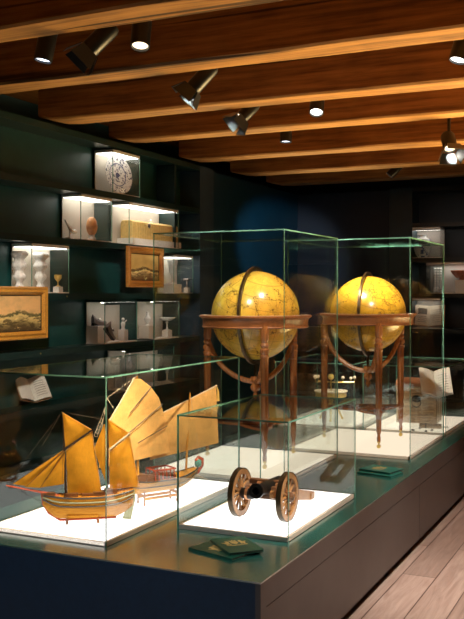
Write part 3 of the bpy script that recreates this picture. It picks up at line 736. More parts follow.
# ================================================================== model ships
class Ship:
    """px -> local (x along keel, z up) in the vertical plane through the stand"""
    def __init__(s, base, ang): s.b = V(base); s.a = ang; s.d = V((math.cos(ang), math.sin(ang), 0)); s.n = V((-math.sin(ang), math.cos(ang), 0))
    def at(s, px, py, off=0):
        r = ray(px, py); o = s.b + s.n * off
        k = (o - EYE).dot(s.n) / r.dot(s.n); p = EYE + r * k - s.b
        return V((p.dot(s.d), off, p.z))
def sail(mb, c, bulge, nu=10, nv=10, th=.0016, curve=None):
    """four corners a-b-c-d (a,b along top; d,c along foot) with belly"""
    a, b, c_, d = [V(p) for p in c]; g = []
    for i in range(nu + 1):
        u = i / nu; row = []
        for j in range(nv + 1):
            v = j / nv; p = (a * (1 - u) + b * u) * (1 - v) + (d * (1 - u) + c_ * u) * v
            p = p + V((0, -bulge * math.sin(PI * u) * math.sin(PI * min(1, v * .95 + .05)), 0)); row.append(p)
        g.append(row)
    mb.sheet(g, (0, th, 0)); return mb
def hull(mb, st, n=10, mi=0):
    """stations (x, half_beam, keel_z, sheer_z)"""
    g = []
    for (x, b, k, h) in st:
        row = []
        for j in range(-n, n + 1):
            u = j / n; y = b * math.copysign(abs(math.sin(abs(u) * PI / 2)) ** .75, u); z = k + (h - k) * (1 - math.cos(abs(u) * PI / 2)) ** .8
            row.append((x, y, z))
        g.append(row)
    vs = [p for r in g for p in r]; w = 2 * n + 1; fs = []
    for i in range(len(g) - 1):
        for j in range(w - 1): fs.append([i * w + j, i * w + j + 1, (i + 1) * w + j + 1, (i + 1) * w + j])
        fs.append([i * w + w - 1, i * w, (i + 1) * w, (i + 1) * w + w - 1])
    fs += [list(range(w)), [(len(g) - 1) * w + j for j in range(w)]]
    mb.add(vs, fs, mi); return mb
def strake(mb, st, f, out, r, mi=0):
    for s_ in (-1, 1):
        mb.tube([(x, s_ * (b * math.sin(PI / 2 * (f ** .55)) + out) if b > .001 else 0, k + (h - k) * f) for (x, b, k, h) in st], r, 6, mi)

# --- ship 1: two-masted boat with amber sails
fl_, fr_ = onz(67, 525, LT), onz(98, 522.5, LT)
a1_ = math.radians(36); n1_ = V((-math.sin(a1_), math.cos(a1_), 0))
s1 = Ship((fl_ + fr_) / 2 + n1_ * .034, a1_)
t1 = thing('model_ship', 'model sailing boat with amber sails and long bowsprit, front of case', 'model ship', s1.b, s1.a, 'model ships')
bow = s1.at(43, 497); keel = s1.at(60, 516); stern = s1.at(133, 489); midk = s1.at(85, 517.5); sheer = s1.at(85, 495.5)
x0, x1 = bow.x, stern.x; st = []
for k in range(17):
    u = k / 16; x = x0 + (x1 - x0) * u
    b = .060 * (math.sin(PI * min(1, (u * .88 + .02))) ** .62); 
    kz = midk.z + (.062 * max(0, 1 - u / .16) ** 1.3) + .05 * max(0, (u - .80) / .2) ** 1.6
    hz = sheer.z + .012 * max(0, (.35 - u) / .35) ** 1.5 + .022 * max(0, (u - .6) / .4) ** 1.6
    st.append((x, max(.002, b), kz, hz))
hull(MB(), st).build('hull', M['hull_a'], t1)
mb = MB(); strake(mb, st, .62, .002, .0035); mb.build('wale', M['wale'], t1)
mb = MB(); strake(mb, st, .80, .001, .004); mb.build('strake', M['sage'], t1)
mb = MB(); strake(mb, st, 1.0, .001, .0045); mb.build('gunwale', M['wale'], t1)
mb = MB(); mb.tube([(st[0][0] - .006, 0, st[0][3] + .012), (st[0][0], 0, st[0][2] + .01), (st[1][0], 0, st[1][2] - .004), (st[3][0], 0, st[3][2] - .006), (st[8][0], 0, st[8][2] - .006), (st[13][0], 0, st[13][2] - .005)], .0055, 6); mb.build('keel', M['red'], t1)
mb = MB()
for x, w, hgt in ((.1, .018, .012), (.32, .028, .016), (.5, .022, .012), (.66, .026, .018), (.8, .02, .024)):
    q = st[int(x * 16)]; mb.bx(q[0] - .03, -w, q[3] - .001, q[0] + .03, w, q[3] + hgt)
mb.build('deck_fittings', M['darkwood'], t1, smooth=0)
a = s1.at(6, 485.5); b = V((st[1][0], 0, st[1][3] + .006))
MB().tube([a, b, b + (b - a) * .25], [.003, .006, .006], 8).build('bowsprit', M['red'], t1)
fm_b = s1.at(66, 495); fm_t = s1.at(62, 411)
MB().tube([fm_b + V((0, 0, -.01)), s1.at(64.5, 449), fm_t], [.006, .0048, .0025], 8).build('mast', M['wale'], t1)
mm_b = s1.at(107, 493); mm_t = s1.at(107, 404)
MB().tube([mm_b + V((0, 0, -.01)), s1.at(108, 449), mm_t], [.006, .0048, .0025], 8).build('mast', M['wale'], t1)
A_ = lambda x, y, o=0: s1.at(x, y, o)
for nm, cs, bl in (('fore_sail', (A_(66, 449), A_(91, 430), A_(101.5, 493), A_(67.5, 493)), .022),
                   ('fore_topsail', (A_(62.3, 412.5), A_(63, 413), A_(92, 430), A_(64.5, 447.5)), .008),
                   ('main_sail', (A_(109.5, 450), A_(129, 434), A_(139, 486), A_(109.5, 490)), .020),
                   ('main_topsail', (A_(107.6, 419), A_(108.4, 419.4), A_(129.5, 433.4), A_(109, 448.5)), .008),
                   ('jib', (A_(64.5, 449), A_(64.6, 449.4), A_(28, 486.5), A_(12.5, 484)), .010),
                   ('jib', (A_(64.4, 451, -.012), A_(64.6, 451.4, -.012), A_(41, 488, -.012), A_(25, 487, -.012)), .010),
                   ('jib', (A_(64.4, 453, -.006), A_(65, 453.4, -.006), A_(64, 484, -.006), A_(38, 488, -.006)), .010),
                   ('stay_sail', (A_(104, 424, .012), A_(105, 424.4, .012), A_(105.5, 482, .012), A_(94, 449, .012)), .008)):
    sail(MB(), cs, bl).build('sail', M['sail_a'], t1)
mb = MB()
for p, q in (((64.5, 450), (26, 487)), ((64.5, 452), (40, 488)), ((64.5, 449), (12.5, 484))): mb.tube([A_(*p, -.016), A_(*q, -.016)], .0013, 6)
mb.build('jib_seam', M['wale'], t1)
mb = MB()
for p, q in (((62.5, 412.5), (92, 430)), ((108, 419), (129.5, 433.4)), ((92, 431), (101.5, 493)), ((66, 451), (91, 432)), ((129.5, 434), (139, 486)), ((110, 452), (129, 436.5))): mb.tube([A_(*p, -.005), A_(*q, -.005)], .0014, 6)
mb.build('bolt_rope', M['sail_b'], t1)
for p, q in (((65, 449), (92, 430)), ((109, 450), (129.5, 433.6))):
    MB().tube([A_(*p, -.004), A_(*q, -.004)], [.0055, .0045], 8).build('sprit', M['wale'] if p[0] < 90 else M['pale_rope'], t1)
mb = MB()
for p, q in (((62, 412), (42, 446)), ((6, 485), (62, 412)), ((62, 412), (107, 420)), ((107, 404), (130, 484)), ((6, 485), (50, 505)), ((16, 487), (46, 506))):
    mb.tube([A_(*p, .004), A_(*q, .004)], .0007, 5)
for o in (-.04, .04):
    for dx in (-4, 0, 4): mb.tube([A_(63, 440), A_(66 + dx, 494, 0) + V((0, o, 0))], .0006, 4)
mb.build('rigging', M['rope'], t1)
mb = MB()   # rope ladder on the main shrouds
p0, p1, q0, q1 = A_(94, 436), A_(97, 437), A_(106.5, 404), A_(107.5, 406)
mb.tube([p0, q0], .0011, 5).tube([p1, q1], .0011, 5)
for k in range(9):
    u = k / 9; mb.tube([p0 + (q0 - p0) * u, p1 + (q1 - p1) * u], .0008, 4)
mb.build('rope_ladder', M['pale_rope'], t1)
r_ = st[-1]
MB().prism([(r_[0] - .012, -.003, r_[2] + .045), (r_[0] + .006, -.003, r_[3]), (r_[0] + .012, -.003, r_[2] + .03), (r_[0] - .01, -.003, midk.z - .018), (r_[0] - .05, -.003, midk.z - .012), (r_[0] - .035, -.003, midk.z + .03)], (0, .006, 0)).build('rudder', M['sage'], t1, smooth=0)
# stand
def cradle(label, s_, xs, z, grp='model stands'):
    t = thing('model_stand', label, 'stand', s_.b, s_.a, grp)
    for x in xs:
        for y in (-.034, .034): MB().lathe([(.005, 0), (.0055, .012), (.004, .016), (.004, z + .012), (.005, z + .016)], (x, y, 0), 12).build('post', M['mahog'], t)
    mb = MB()
    for y in (-.034, .034): mb.bx(xs[0], y - .004, .028, xs[1], y + .004, .040)
    mb.build('rail', M['hull_a'], t, smooth=0)
    mb = MB()
    for x in xs: mb.bx(x - .006, -.034, z - .012, x + .006, .034, z - .001)
    mb.build('crossbar', M['hull_a'], t, smooth=0)
xl, xr = s1.at(67, 520).x, s1.at(98, 518).x
cradle('wooden stand with turned posts under the amber sailed boat', s1, (xl, xr), midk.z - .013)

# --- ship 2: fan sailed junk
a2_ = math.radians(60); n2_ = V((-math.sin(a2_), math.cos(a2_), 0)); d2_ = V((math.cos(a2_), math.sin(a2_), 0))
s2 = Ship(onz(155, 504.5, LT) + n2_ * .034 - d2_ * .06, a2_)
t2 = thing('model_ship', 'model junk with pale fan shaped sails and painted curled bow', 'model ship', s2.b, s2.a, 'model ships')
B_ = lambda x, y, o=0: s2.at(x, y, o)
sa, se = B_(122, 484), B_(196, 462); mk = B_(158, 478)
st2 = []
for k in range(17):
    u = k / 16; x = sa.x + (se.x - sa.x) * u
    b = .066 * (math.sin(PI * min(1, u * .90 + .06)) ** .6)
    hz = .122 + .03 * max(0, (u - .6) / .4) ** 1.8 + .018 * max(0, (.3 - u) / .3) ** 1.5; kz = .058 + .055 * max(0, (u - .72) / .28) ** 1.5 + .03 * max(0, (.16 - u) / .16) ** 1.5
    st2.append((x, max(.003, b), kz, hz))
hull(MB(), st2).build('hull', M['hull_b'], t2)
mb = MB(); strake(mb, st2, .55, .002, .0022); strake(mb, st2, 1, .001, .004); mb.build('wale', M['wale'], t2)
mb = MB(); e = st2[-1]
pts = [(e[0] - .03, 0, e[2] - .01), (e[0] + .012, 0, e[2] + .02), (e[0] + .034, 0, e[3] + .010), (e[0] + .036, 0, e[3] + .040), (e[0] + .014, 0, e[3] + .052), (e[0] - .004, 0, e[3] + .036)]
mb.tube(pts, [.008, .012, .013, .012, .010, .007], 10); mb.build('curled_bow', M['red'], t2)
MB().sphere((e[0] + .014, 0, e[3] + .022), .021, 18, 12, 0, (1, .7, 1.2)).build('bow_roundel', M['teal'], t2)
mb = MB(); mb.tube([(e[0] - .02, -.03, e[3] - .03), (e[0] + .06, -.02, e[2] - .03)], .004, 6).tube([(e[0] - .02, .03, e[3] - .03), (e[0] + .06, .02, e[2] - .03)], .004, 6); mb.build('anchor_beam', M['pale_rope'], t2)
mb = MB()
for u, w, hh in ((.22, .04, .03), (.42, .045, .022), (.62, .04, .018)):
    q = st2[int(u * 16)]; mb.bx(q[0] - .045, -w, q[3] - .001, q[0] + .045, w, q[3] + hh)
mb.build('deckhouse', M['darkwood'], t2, smooth=0)
mb = MB(); z_ = st2[7][3]
for k in range(6):
    x = st2[6][0] + .022 * k; mb.tube([(x, -.05, z_), (x, -.045, z_ + .055)], .003, 6); mb.tube([(x, .05, z_), (x, .045, z_ + .055)], .003, 6)
for y in (-.046, .046): mb.tube([(st2[6][0], y, z_ + .05), (st2[6][0] + .12, y, z_ + .05)], .004, 6)
for x in (st2[6][0], st2[6][0] + .12): mb.tube([(x, -.046, z_ + .05), (x, .046, z_ + .05)], .004, 6)
mb.build('canopy_frame', M['red'], t2)
MB().tube([B_(138, 482), B_(137, 376)], [.007, .004], 8).build('mast', M['hull_b'], t2)
MB().tube([B_(186, 470), B_(190, 392, .0)], [.006, .004], 8).build('mast', M['hull_b'], t2)
# fan sail outlined by radiating battens
def fan(mb, left, right, bulge, nv=12):
    g = []; k = len(left)
    for i in range(k):
        row = []
        for j in range(nv + 1):
            v = j / nv; p = V(left[i]) * (1 - v) + V(right[i]) * v
            p = p + V((0, -bulge * math.sin(PI * v) * math.sin(PI * (.15 + .7 * i / (k - 1))), 0)); row.append(p)
        g.append(row)
    mb.sheet(g, (0, .0016, 0))
o = -.012
fan(MB(), [B_(134, 378.5, o), B_(126, 392, o), B_(117, 407, o), B_(109, 420, o), B_(103, 436, o), B_(100, 452, o), B_(99, 468, o)],
    [B_(141, 379, o), B_(151, 387, o), B_(159, 398, o), B_(163.5, 413, o), B_(166, 428, o), B_(168.5, 443, o), B_(170, 452, o)], .022)
s_main = MB(); fan(s_main, [B_(134, 378.5, o), B_(126, 392, o), B_(117, 407, o), B_(109, 420, o), B_(103, 436, o), B_(100, 452, o), B_(99, 468, o)],
    [B_(141, 379, o), B_(151, 387, o), B_(159, 398, o), B_(163.5, 413, o), B_(166, 428, o), B_(168.5, 443, o), B_(170, 452, o)], .022)
s_main.build('sail', M['sail_b'], t2)
for p, q in (((130, 413), (151, 387.5)), ((129, 433), (163, 404)), ((138, 443), (167, 426))):
    MB().tube([B_(*p, o - .030), B_((p[0] + q[0]) / 2, (p[1] + q[1]) / 2, o - .030), B_(*q, o - .010)], .0020, 6).build('batten', M['wale'], t2)
MB().tube([B_(99, 440, o - .002), B_(134.5, 377.5, o - .002)], .004, 8).build('yard', M['pale_rope'], t2)
sail(MB(), (B_(150, 420, .012), B_(216, 386, .012), B_(218.5, 443, .012), B_(150, 460, .012)), .018).build('sail', M['sail_b'], t2)
MB().tube([B_(150, 419.5, .014), B_(217, 385.5, .014)], .004, 8).build('yard', M['pale_rope'], t2)
MB().tube([B_(216.5, 386, .014), B_(218, 391, .014), B_(218, 401, .014)], [.001, .006, .009], 8).build('tassel', M['gold'], t2)
mb = MB()
for p, q in (((137, 376), (107, 398)), ((107, 398), (100, 440)), ((107, 398), (116, 412)), ((107, 398), (113, 408)), ((190, 392), (200, 460)), ((137, 376), (160, 414))):
    mb.tube([B_(*p), B_(*q)], .0009, 5)
mb.build('rigging', M['pale_rope'], t2)
x_a, x_b = B_(135, 505).x, B_(168, 498).x
cradle('wooden stand under the fan sailed junk', s2, (st2[4][0], st2[11][0]), .054)

# ================================================================== model cannon
cn = thing('model_cannon', 'model field cannon with two spoked wooden wheels and iron barrel', 'model cannon', (-1.70, 3.945, LT))
RW = .113
for sx in (-.122, .122):
    w = MB()
    rot = Matrix.Rotation(PI / 2, 3, 'Y')
    w.ring([(RW - .026, -.013), (RW - .003, -.013), (RW, -.010), (RW, .010), (RW - .003, .013), (RW - .026, .013)], 40, (0, 0, 0), rot)
    wo = w.build('wheel', M['oakwheel'], cn, (sx, 0, RW), smooth=30)
    w = MB()
    for k in range(12):
        a = 2 * PI * k / 12; d = V((0, math.cos(a), math.sin(a))); w.tube([d * .018, d * .05, d * (RW - .024)], [.007, .0055, .0065], 8)
    w.build('spokes', M['oakwheel'], wo)
    MB().lathe([(.014, -.028), (.022, -.024), (.026, 0), (.022, .024), (.014, .030), (.009, .034)], (0, 0, 0), 20, 0, rot).build('hub', M['darkwood'], wo)
    MB().ring([(RW + .0005, -.0125), (RW + .003, -.0125), (RW + .003, .0125), (RW + .0005, .0125)], 40, (0, 0, 0), rot).build('iron_tyre', M['bronze'], wo)
MB().bx(-.092, -.020, RW - .018, .092, .020, RW + .020, bev=.003).build('axle_bed', M['darkwood'], cn, smooth=0)
mb = MB()
for sx in (-.022, .066):
    prof = [(-.06, RW + .0), (-.06, RW + .025), (-.03, RW + .04), (.05, RW + .035), (.14, RW + .01), (.50, .035), (.50, .003), (.44, .003), (.12, RW - .045), (.0, RW - .02)]
    mb.prism([(sx + .035 * 0 - .009, y, z) for y, z in prof], (.018, 0, 0))
mb.bx(-.035, .44, .004, .08, .48, .034).bx(-.03, .2, .06, .074, .225, .08)
mb.build('carriage', M['oakwheel'], cn, smooth=0)
mb = MB(); e = V((.022, 0, RW + .036)); rot = Matrix.Rotation(PI / 2 - .06, 3, 'X')
mb.lathe([(.0, -.20), (.010, -.20), (.014, -.19), (.008, -.178), (.030, -.168), (.036, -.15), (.034, -.06), (.031, -.02), (.028, .06), (.026, .10), (.030, .115), (.036, .13), (.035, .14), (.018, .14), (.018, .10), (0, .10)], e, 28, 0, rot)
mb.tube([(-.030, .02, RW + .036), (.074, .02, RW + .036)], .011, 12)
mb.build('barrel', M['iron'], cn)
mb = MB()
for sx in (-.026, .070): mb.ring([(.013, -.012), (.020, -.012), (.020, .012), (.013, .012)], 20, (sx, .02, RW + .036), Matrix.Rotation(PI / 2, 3, 'Y')); mb.bx(sx - .012, -.045, RW + .005, sx + .012, -.021, RW + .048)
mb.build('bracket', M['copper'], cn, smooth=30)
mb = MB(); mb.lathe([(.024, -.03), (.026, -.026), (.026, .026), (.024, .03)], (-.066, -.034, RW + .005), 18, 0, Matrix.Rotation(PI / 2, 3, 'Y')); mb.build('canister', M['iron'], cn)
mb = MB(); mb.ring([(.024, -.006), (.030, -.006), (.030, .006), (.024, .006)], 20, (-.066, -.034, RW + .005), Matrix.Rotation(PI / 2, 3, 'Y')); mb.build('canister_band', M['copper'], cn)
MB().bx(-.088, .03, RW + .036, .075, .062, RW + .062, bev=.003).build('transom', M['darkwood'], cn, smooth=0)

# ================================================================== booklets
def booklet(label, corners_px, z, mat, grp, th=.011):
    ps = [onz(px, py, z) for px, py in corners_px]      # front-left, front-right, back-right, back-left (top face)
    c = sum(ps, V()) / 4; ex = ((ps[1] - ps[0]) + (ps[2] - ps[3])); w = ex.length / 4; ang = math.atan2(ex.y, ex.x)
    ey = ((ps[3] - ps[0]) + (ps[2] - ps[1])); n = V((-math.sin(ang), math.cos(ang), 0)); d = abs(ey.dot(n)) / 4
    t = thing('booklet', label, 'booklet', (c.x, c.y, z - th), ang, grp)
    MB().bx(-w, -d, th - .002, w, d, th).bx(-w, -d, 0, w, d, .002).bx(-w, -d, .002, -w + .003, d, th - .002).build('cover', mat, t, smooth=0)
    MB().bx(-w + .003, -d + .003, .002, w - .003, d - .003, th - .002).build('pages', M['book_g'] if False else M['slip'], t, smooth=0)
    # gold crest: shield between two rampant supporters, crown above, motto ribbon below
    q = MB(); s_ = d * .36; zt = th; e = (0, 0, .0006)
    def P2(x, y): return (x * s_, d * .18 + y * s_, zt)
    q.prism([P2(-.35, .5), P2(.35, .5), P2(.35, -.05), P2(0, -.5), P2(-.35, -.05)], e)
    q.prism([P2(-.32, .62), P2(-.45, 1.0), P2(-.15, .8), P2(0, 1.1), P2(.15, .8), P2(.45, 1.0), P2(.32, .62)], e)
    for s2_ in (-1, 1):
        q.prism([P2(s2_ * x, y) for x, y in ((.5, -.5), (.62, .1), (.5, .45), (.66, .85), (.92, .8), (.86, .5), (1.0, .2), (1.25, .5), (1.35, .35), (1.08, -.05), (1.0, -.5), (.85, -.5), (.8, -.15), (.66, -.5))], e)
    q.prism([P2(-1.2, -.62), P2(-.4, -.72), P2(.4, -.72), P2(1.2, -.62), P2(1.1, -.82), P2(.4, -.92), P2(-.4, -.92), P2(-1.1, -.82)], e)
    q.build('crest', M['crest'], t, smooth=0)
    return t
g1 = 'dark green booklets at the front of the platform'; g2 = 'teal booklets beside the farther globe'
booklet('dark green booklet with gold crest, lower of the pair near the cannon', ((228, 559), (257, 551), (222, 536.5), (192, 547)), PT + .011, M['book_g'], g1)
booklet('dark green booklet with gold crest, lying on top near the cannon', ((228, 554), (262, 549), (245, 536), (212, 538.5)), PT + .0225, M['book_g'], g1)
booklet('teal booklet, lower of the pair right of the cannon case', ((391, 477), (401, 472.5), (372, 467.5), (357, 471.5)), PT + .010, M['book_t'], g2, .010)
booklet('teal booklet with gold crest, lying on top right of the cannon case', ((390, 473.5), (402, 468.5), (375, 464.5), (359, 468)), PT + .0225, M['book_t'], g2, .012)

# ================================================================== chest case contents
ch = thing('wooden_chest', 'weathered wooden chest with reddish lid and iron lock plate', 'chest', (-1.82, 7.52, LT), math.radians(4))
w, d, h = .165, .14, .30
mb = MB(); mb.bx(-w, -d, 0, w, d, h, bev=.006); mb.build('body', M['chest'], ch, smooth=0)
mb = MB(); n = 12; g = []
for k in range(n + 1):
    a = PI * k / n; g.append([(x, -(d + .006) * math.cos(a), h + .012 + .05 * math.sin(a) ** .8) for x in (-w - .006, w + .006)])
mb.sheet(g, (0, 0, -.011)); mb.bx(-w - .006, -d - .006, h + .001, w + .006, d + .006, h + .012); mb.build('lid', M['chest_lid'], ch, smooth=30)
MB().bx(-w - .004, -d - .006, h - .026, w + .004, -d, h - .004).build('front_batten', M['chest'], ch, smooth=0)
mb = MB(); mb.lathe([(.038, 0), (.038, .004)], (.0, -d - .0, .20), 20, 0, Matrix.Rotation(PI / 2, 3, 'X') @ Matrix.Diagonal((1, .8, 1))); mb.build('lock_plate', M['iron'], ch)
mb = MB(); mb.ring([(.034, -.003), (.040, -.003), (.040, .003), (.034, .003)], 24, (0, -d - .006, .17), Matrix.Rotation(PI / 2, 3, 'X')); mb.build('ring_pull', M['iron'], ch)
mb = MB()
for x in (-w + .012, -.06, .06, w - .012): mb.bx(x - .012, -d - .003, .0, x + .012, -d, h - .03)
mb.build('straps', M['chest'], ch, smooth=0)
mb = MB()
for y in (-.09, 0, .09): mb.bx(w, y - .015, 0, w + .004, y + .015, h - .01)
mb.build('side_batten', M['ivory'], ch, smooth=0)
# open book on clear stand
bp = V((-1.605, 7.21, LT))
t = thing('book_stand', 'clear acrylic stand under the white open book by the chest', 'stand', bp, math.radians(18))
MB().bx(-.09, -.05, 0, .09, .05, .005).build('foot', M['acryl'], t, smooth=0)
MB().bx(-.006, .018, .005, .006, .026, .24).bx(-.11, -.045, .232, .11, .018, .238).build('support', M['acryl'], t, smooth=0)
open_book('white open book on clear stand in front of the wooden chest', (bp.x, bp.y + .0, LT + .245), .135, .25, math.radians(-42), M['paper_w'], math.radians(22), M['paper_w'], .5, True)
p = onz(430.5, 428.5, LT)
t = thing('scroll', 'small ivory coloured roll lying in front of the chest', 'roll', (p.x, p.y, LT), math.radians(8))
MB().tube([(-.085, 0, .02), (.085, 0, .02)], .02, 16).build('roll', M['roll'], t)
MB().tube([(-.04, 0, .02), (-.028, 0, .02)], .0212, 16).build('tie', M['rope'], t)
rn = random.Random(5)
for k, (px, py, w_) in enumerate(((413, 431, 'leftmost'), (420, 429, 'beside the ivory roll'), (426, 432, 'central'), (432, 431, 'rightmost'))):
    p = onz(px, py, LT); mb = MB(); mb.sphere((0, 0, .008), .014, 8, 6, 0, (1.2, .8, .55))
    mb.v = [v + V((rn.uniform(-.002, .002), rn.uniform(-.002, .002), rn.uniform(-.001, .001))) for v in mb.v]; zm = min(v.z for v in mb.v); mb.v = [V((v.x, v.y, v.z - zm)) for v in mb.v]
    tag(mb.build('small_relic', M['violet'], loc=(p.x, p.y, LT), rotz=rn.uniform(0, 3)), 'small dark relic piece on the lit base before the chest, %s' % w_, 'relic', 'dark pieces before the chest')

# ================================================================== orrery
p = onz(331, 420, LT)
oy = thing('orrery', 'gilt orrery on curved tripod with pale planet balls', 'orrery', (p.x, p.y, LT))
for k in range(3):
    a = 2 * PI * k / 3 - PI / 2 + .3; ca, sa_ = math.cos(a), math.sin(a)
    MB().tube([(.11 * ca, .11 * sa_, .006), (.095 * ca, .095 * sa_, .03), (.07 * ca, .07 * sa_, .09), (.03 * ca, .03 * sa_, .125), (.012 * ca, .012 * sa_, .13)], [.011, .008, .009, .010, .010], 8).build('foot', M['gold'], oy)
MB().lathe([(.010, .115), (.022, .13), (.014, .145), (.020, .165), (.012, .18), (.03, .195)], n=18).build('column', M['gold'], oy)
MB().lathe([(.115, .195), (.13, .20), (.13, .235), (.125, .24)], n=40).build('drum', M['gold'], oy)
MB().lathe([(.14, .2405), (.142, .244), (.14, .25)], n=40).build('disc', M['ivory'], oy)
MB().tube([(0, 0, .25), (0, 0, .35)], .005, 8).build('spindle', M['brass'], oy)
MB().sphere((0, 0, .365), .026, 20, 12).build('sun_ball', M['gold'], oy)
for r_, a, s_ in ((.13, 3.5, .018), (.10, .3, .014), (.17, .1, .013), (.15, 2.7, .012), (.2, .5, .014)):
    ca, sa_ = math.cos(a), math.sin(a)
    am = MB().tube([(0, 0, .32), (r_ * ca, r_ * sa_, .32), (r_ * ca, r_ * sa_, .345)], .003, 6).build('arm', M['brass'], oy)
    MB().sphere((r_ * ca, r_ * sa_, .345 + s_), s_, 16, 10).build('planet_ball', M['ivory'], am)

# ================================================================== spotlights
def spot_light(name, loc, target, power, size, color=(1, .80, .56), blend=.6, rad=.03):
    l = bpy.data.lights.new(name, 'SPOT'); l.energy = power; l.spot_size = math.radians(size); l.spot_blend = blend; l.color = color; l.shadow_soft_size = rad
    o = bpy.data.objects.new(name, l); COL.objects.link(o); o.location = loc
    o.rotation_euler = (V(target) - V(loc)).to_track_quat('-Z', 'Y').to_euler(); return o
def fixture(label, px, py, y, aim, kind, lens, length=.16, rad=.045, stem_up=True):
    """track spotlight: pivot at pixel px,py on the plane Y=y; body along aim"""
    piv = ony(px, py, y); t = thing('track_spotlight', label, 'spotlight', (piv.x, piv.y, piv.z), 0, 'black track spotlights')
    up = 3.08 - piv.z
    MB().bx(-.02, -.05, up - .03, .02, .05, up).build('track_adapter', M['black'], t, smooth=0)
    MB().tube([(0, 0, up - .03), (0, 0, .0)], .012, 10).build('stem', M['black'], t)
    d = V(aim).normalized(); q = V((0, 0, 1)).rotation_difference(d).to_matrix()
    L_ = length
    MB().lathe([(.0, -.07), (rad * .8, -.07), (rad, -.05), (rad, L_ - .01), (rad * .98, L_), (rad * .86, L_), (rad * .84, L_ - .012), (0, L_ - .014)], (0, 0, 0), 28, 0, q).build('body', M['black'], t)
    MB().lathe([(0, L_ - .0138), (rad * .82, L_ - .0138), (rad * .80, L_ - .010), (0, L_ - .008)], (0, 0, 0), 24, 0, q).build('lens', lens, t)
    if kind == 'barn':
        for k in range(4):
            a = k * PI / 2 + .5; e1 = V((math.cos(a), math.sin(a), 0)); e2 = V((-math.sin(a), math.cos(a), 0)); w = rad * 1.05
            P = [e1 * w - e2 * w * .9 + V((0, 0, L_)), e1 * w + e2 * w * .9 + V((0, 0, L_)), e1 * (w + .03) + e2 * w * 1.3 + V((0, 0, L_ + .075)), e1 * (w + .03) - e2 * w * 1.3 + V((0, 0, L_ + .075))]
            MB().prism([q @ p for p in P], q @ (e1 * .003)).build('barn_door', M['satin_black'], t, smooth=0)
    return piv + d * (L_ + .02), d
fx = {}
fx[1] = fixture('black cylinder spotlight with cool white lens, leftmost under the near beam', 47, 40, 3.58, (-.15, -.12, -1), 'cyl', M['lens_cool'], .105)
fx[2] = fixture('black barn door spotlight between the two cylinder spotlights near the left', 103, 36, 3.58, (-.45, -.35, -.62), 'barn', M['lens_warm'], .10)
fx[3] = fixture('black cylinder spotlight with glowing lens tilted right under the near beam', 142, 22, 3.58, (.10, -.30, -1), 'cyl', M['lens_warm'], .13)
fx[4] = fixture('black barn door spotlight under the second beam, left of centre', 205, 75, 4.46, (-.50, -.2, -.6), 'barn', M['lens_warm'], .10)
fx[5] = fixture('short black spotlight with brightly glowing lens, right of the first globe', 317, 104, 5.45, (.10, -.45, -.9), 'cyl', M['lens_white'], .07, .047)
fx[6] = fixture('black barn door spotlight above the nearer globe', 249, 110, 5.45, (-.42, -.4, -.6), 'barn', M['lens_warm'], .08)
fx[7] = fixture('small black cylinder spotlight with cool lens hanging straight down', 286, 131, 6.34, (.0, -.05, -1), 'cyl', M['lens_cool'], .085, .045)
fx[8] = fixture('black cylinder spotlight with white lens at the right edge', 463, 42, 4.46, (-.22, -.25, -1), 'cyl', M['lens_white'], .10)
fx[9] = fixture('black barn door spotlight hanging low on a stem at right', 449, 142, 6.34, (.25, -.4, -.75), 'barn', M['lens_warm'], .06, .05)
fx[10] = fixture('small black spotlight under the far beam, right of the second globe', 396, 169, 8.55, (-.6, -.2, -.6), 'cyl', M['lens_warm'], .09, .04)

WARM = (1, .80, .54); NEUT = (1, .89, .74)
G1 = V((-2.355, 5.335, 1.45)); G2 = V((-1.915, 6.36, 1.45))
SHIP = V((-2.45, 3.55, .85)); JUNK = V((-2.34, 4.05, .95)); CAN = V((-1.70, 3.95, .62))
def off(k): return fx[k][0] + fx[k][1] * .03
spot_light('lamp_ship', ony(255, 2, 3.56), SHIP, 450, 25, WARM)
spot_light('lamp_ship', ony(330, 6, 2.6), SHIP, 300, 22, WARM)
spot_light('lamp_junk', ony(300, 8, 3.60), JUNK, 480, 28, WARM)
spot_light('lamp_globe', ony(340, 40, 4.46), G1, 180, 30, NEUT)
spot_light('lamp_globe', off(3), G1, 150, 26, NEUT)
spot_light('lamp_globe', off(8), G2, 170, 24, NEUT)
spot_light('lamp_globe', off(4), G2, 80, 20, NEUT)
spot_light('lamp_cannon', ony(420, 10, 3.60), CAN, 260, 24, NEUT)
spot_light('rear_case_spot', off(5), (-1.75, 7.4, .75), 480, 34, NEUT)
spot_light('rear_case_spot', ony(440, 120, 6.5), (-2.45, 7.35, .75), 520, 26, NEUT)  # added fill spot on the orrery, no fixture here
spot_light('lamp_back', off(9), (bx_(455), 10.1, 1.72), 520, 30, NEUT)
spot_light('lamp_casket', off(6), (v3.x, v3.y, v3.z + .12), 160, 18, NEUT)
spot_light('lamp_wall', off(7), (-3.86, 9.5, 1.95), 230, 26, (.75, .88, 1.0))
spot_light('lamp_painting', off(1), (-3.8, 4.85, 1.47), 150, 26, NEUT)
spot_light('lamp_painting', off(4), (-3.8, 6.45, 1.8), 170, 22, NEUT)
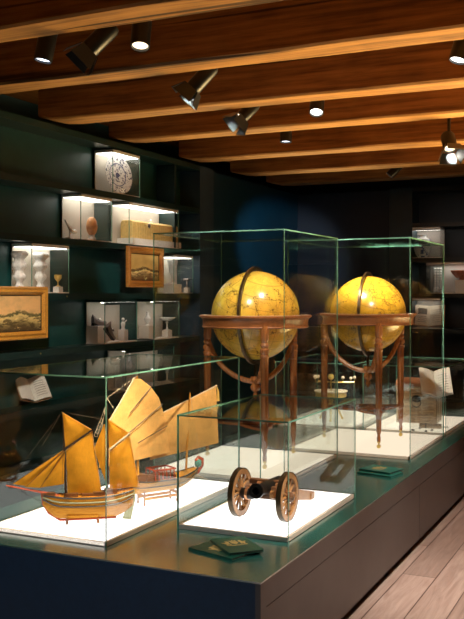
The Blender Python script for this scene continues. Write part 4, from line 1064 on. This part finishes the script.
for y in (2.4, 3.8, 5.4): spot_light('floor_fill_spot', (-.1, y, 2.9), (-.65, y + .3, 0), 420, 62, (1, .86, .74))  # fill spots over the gangway floor, without fixtures
spot_light('floor_fill_spot', (-2.0, .9, 2.9), (-2.1, 2.2, 0), 220, 60, (.80, .90, 1.0))  # added cool fill to lift the platform's front panel, no fixture
# unseen warm area lights along both gangways, added to brighten the beam undersides
def beam_fill(x, y0, y1, aim, power, spread):
    l = bpy.data.lights.new('beam_fill_light', 'AREA'); l.shape = 'RECTANGLE'; l.size = 1.1; l.size_y = y1 - y0; l.energy = power; l.color = (1, .69, .29); l.spread = math.radians(spread)
    o = bpy.data.objects.new('beam_fill_light', l); COL.objects.link(o)
    zc_ = -V(aim).normalized(); yc = (V((0, 1, 0)) - zc_ * zc_.y).normalized(); xc = yc.cross(zc_)
    o.matrix_world = Matrix.Translation((x, (y0 + y1) / 2, .08)) @ Matrix((xc, yc, zc_)).transposed().to_4x4(); return o
beam_fill(.5, 2.0, 9.2, (-.6, -.62, 1), 250, 76)
beam_fill(1.9, 2.0, 9.2, (-.4, -.62, 1), 200, 80)
beam_fill(-3.4, 3.0, 9.8, (.22, -.62, 1), 40, 50)

# ================================================================== world, camera, view
w = bpy.data.worlds.new('World'); sc.world = w; w.use_nodes = True
w.node_tree.nodes['Background'].inputs[0].default_value = (.02, .025, .03, 1); w.node_tree.nodes['Background'].inputs[1].default_value = .2
cam = bpy.data.cameras.new('Camera'); co = bpy.data.objects.new('Camera', cam); COL.objects.link(co)
cam.sensor_fit = 'VERTICAL'; cam.sensor_height = 36; cam.sensor_width = 36; cam.lens = F * 36 / 619
cam.shift_y = -(309.5 - HOR) / 619
co.location = EYE; co.rotation_euler = (PI / 2, 0, YAW); cam.clip_start = .05
sc.camera = co
vs_ = sc.view_settings; vs_.view_transform = 'Standard'; vs_.look = 'None'; vs_.gamma = 1; vs_.use_curve_mapping = False; vs_.exposure = 0
c = sc.cycles; c.max_bounces = 12; c.transparent_max_bounces = 48; c.glossy_bounces = 6; c.diffuse_bounces = 4; c.transmission_bounces = 6
c.caustics_reflective = False; c.sample_clamp_indirect = 6
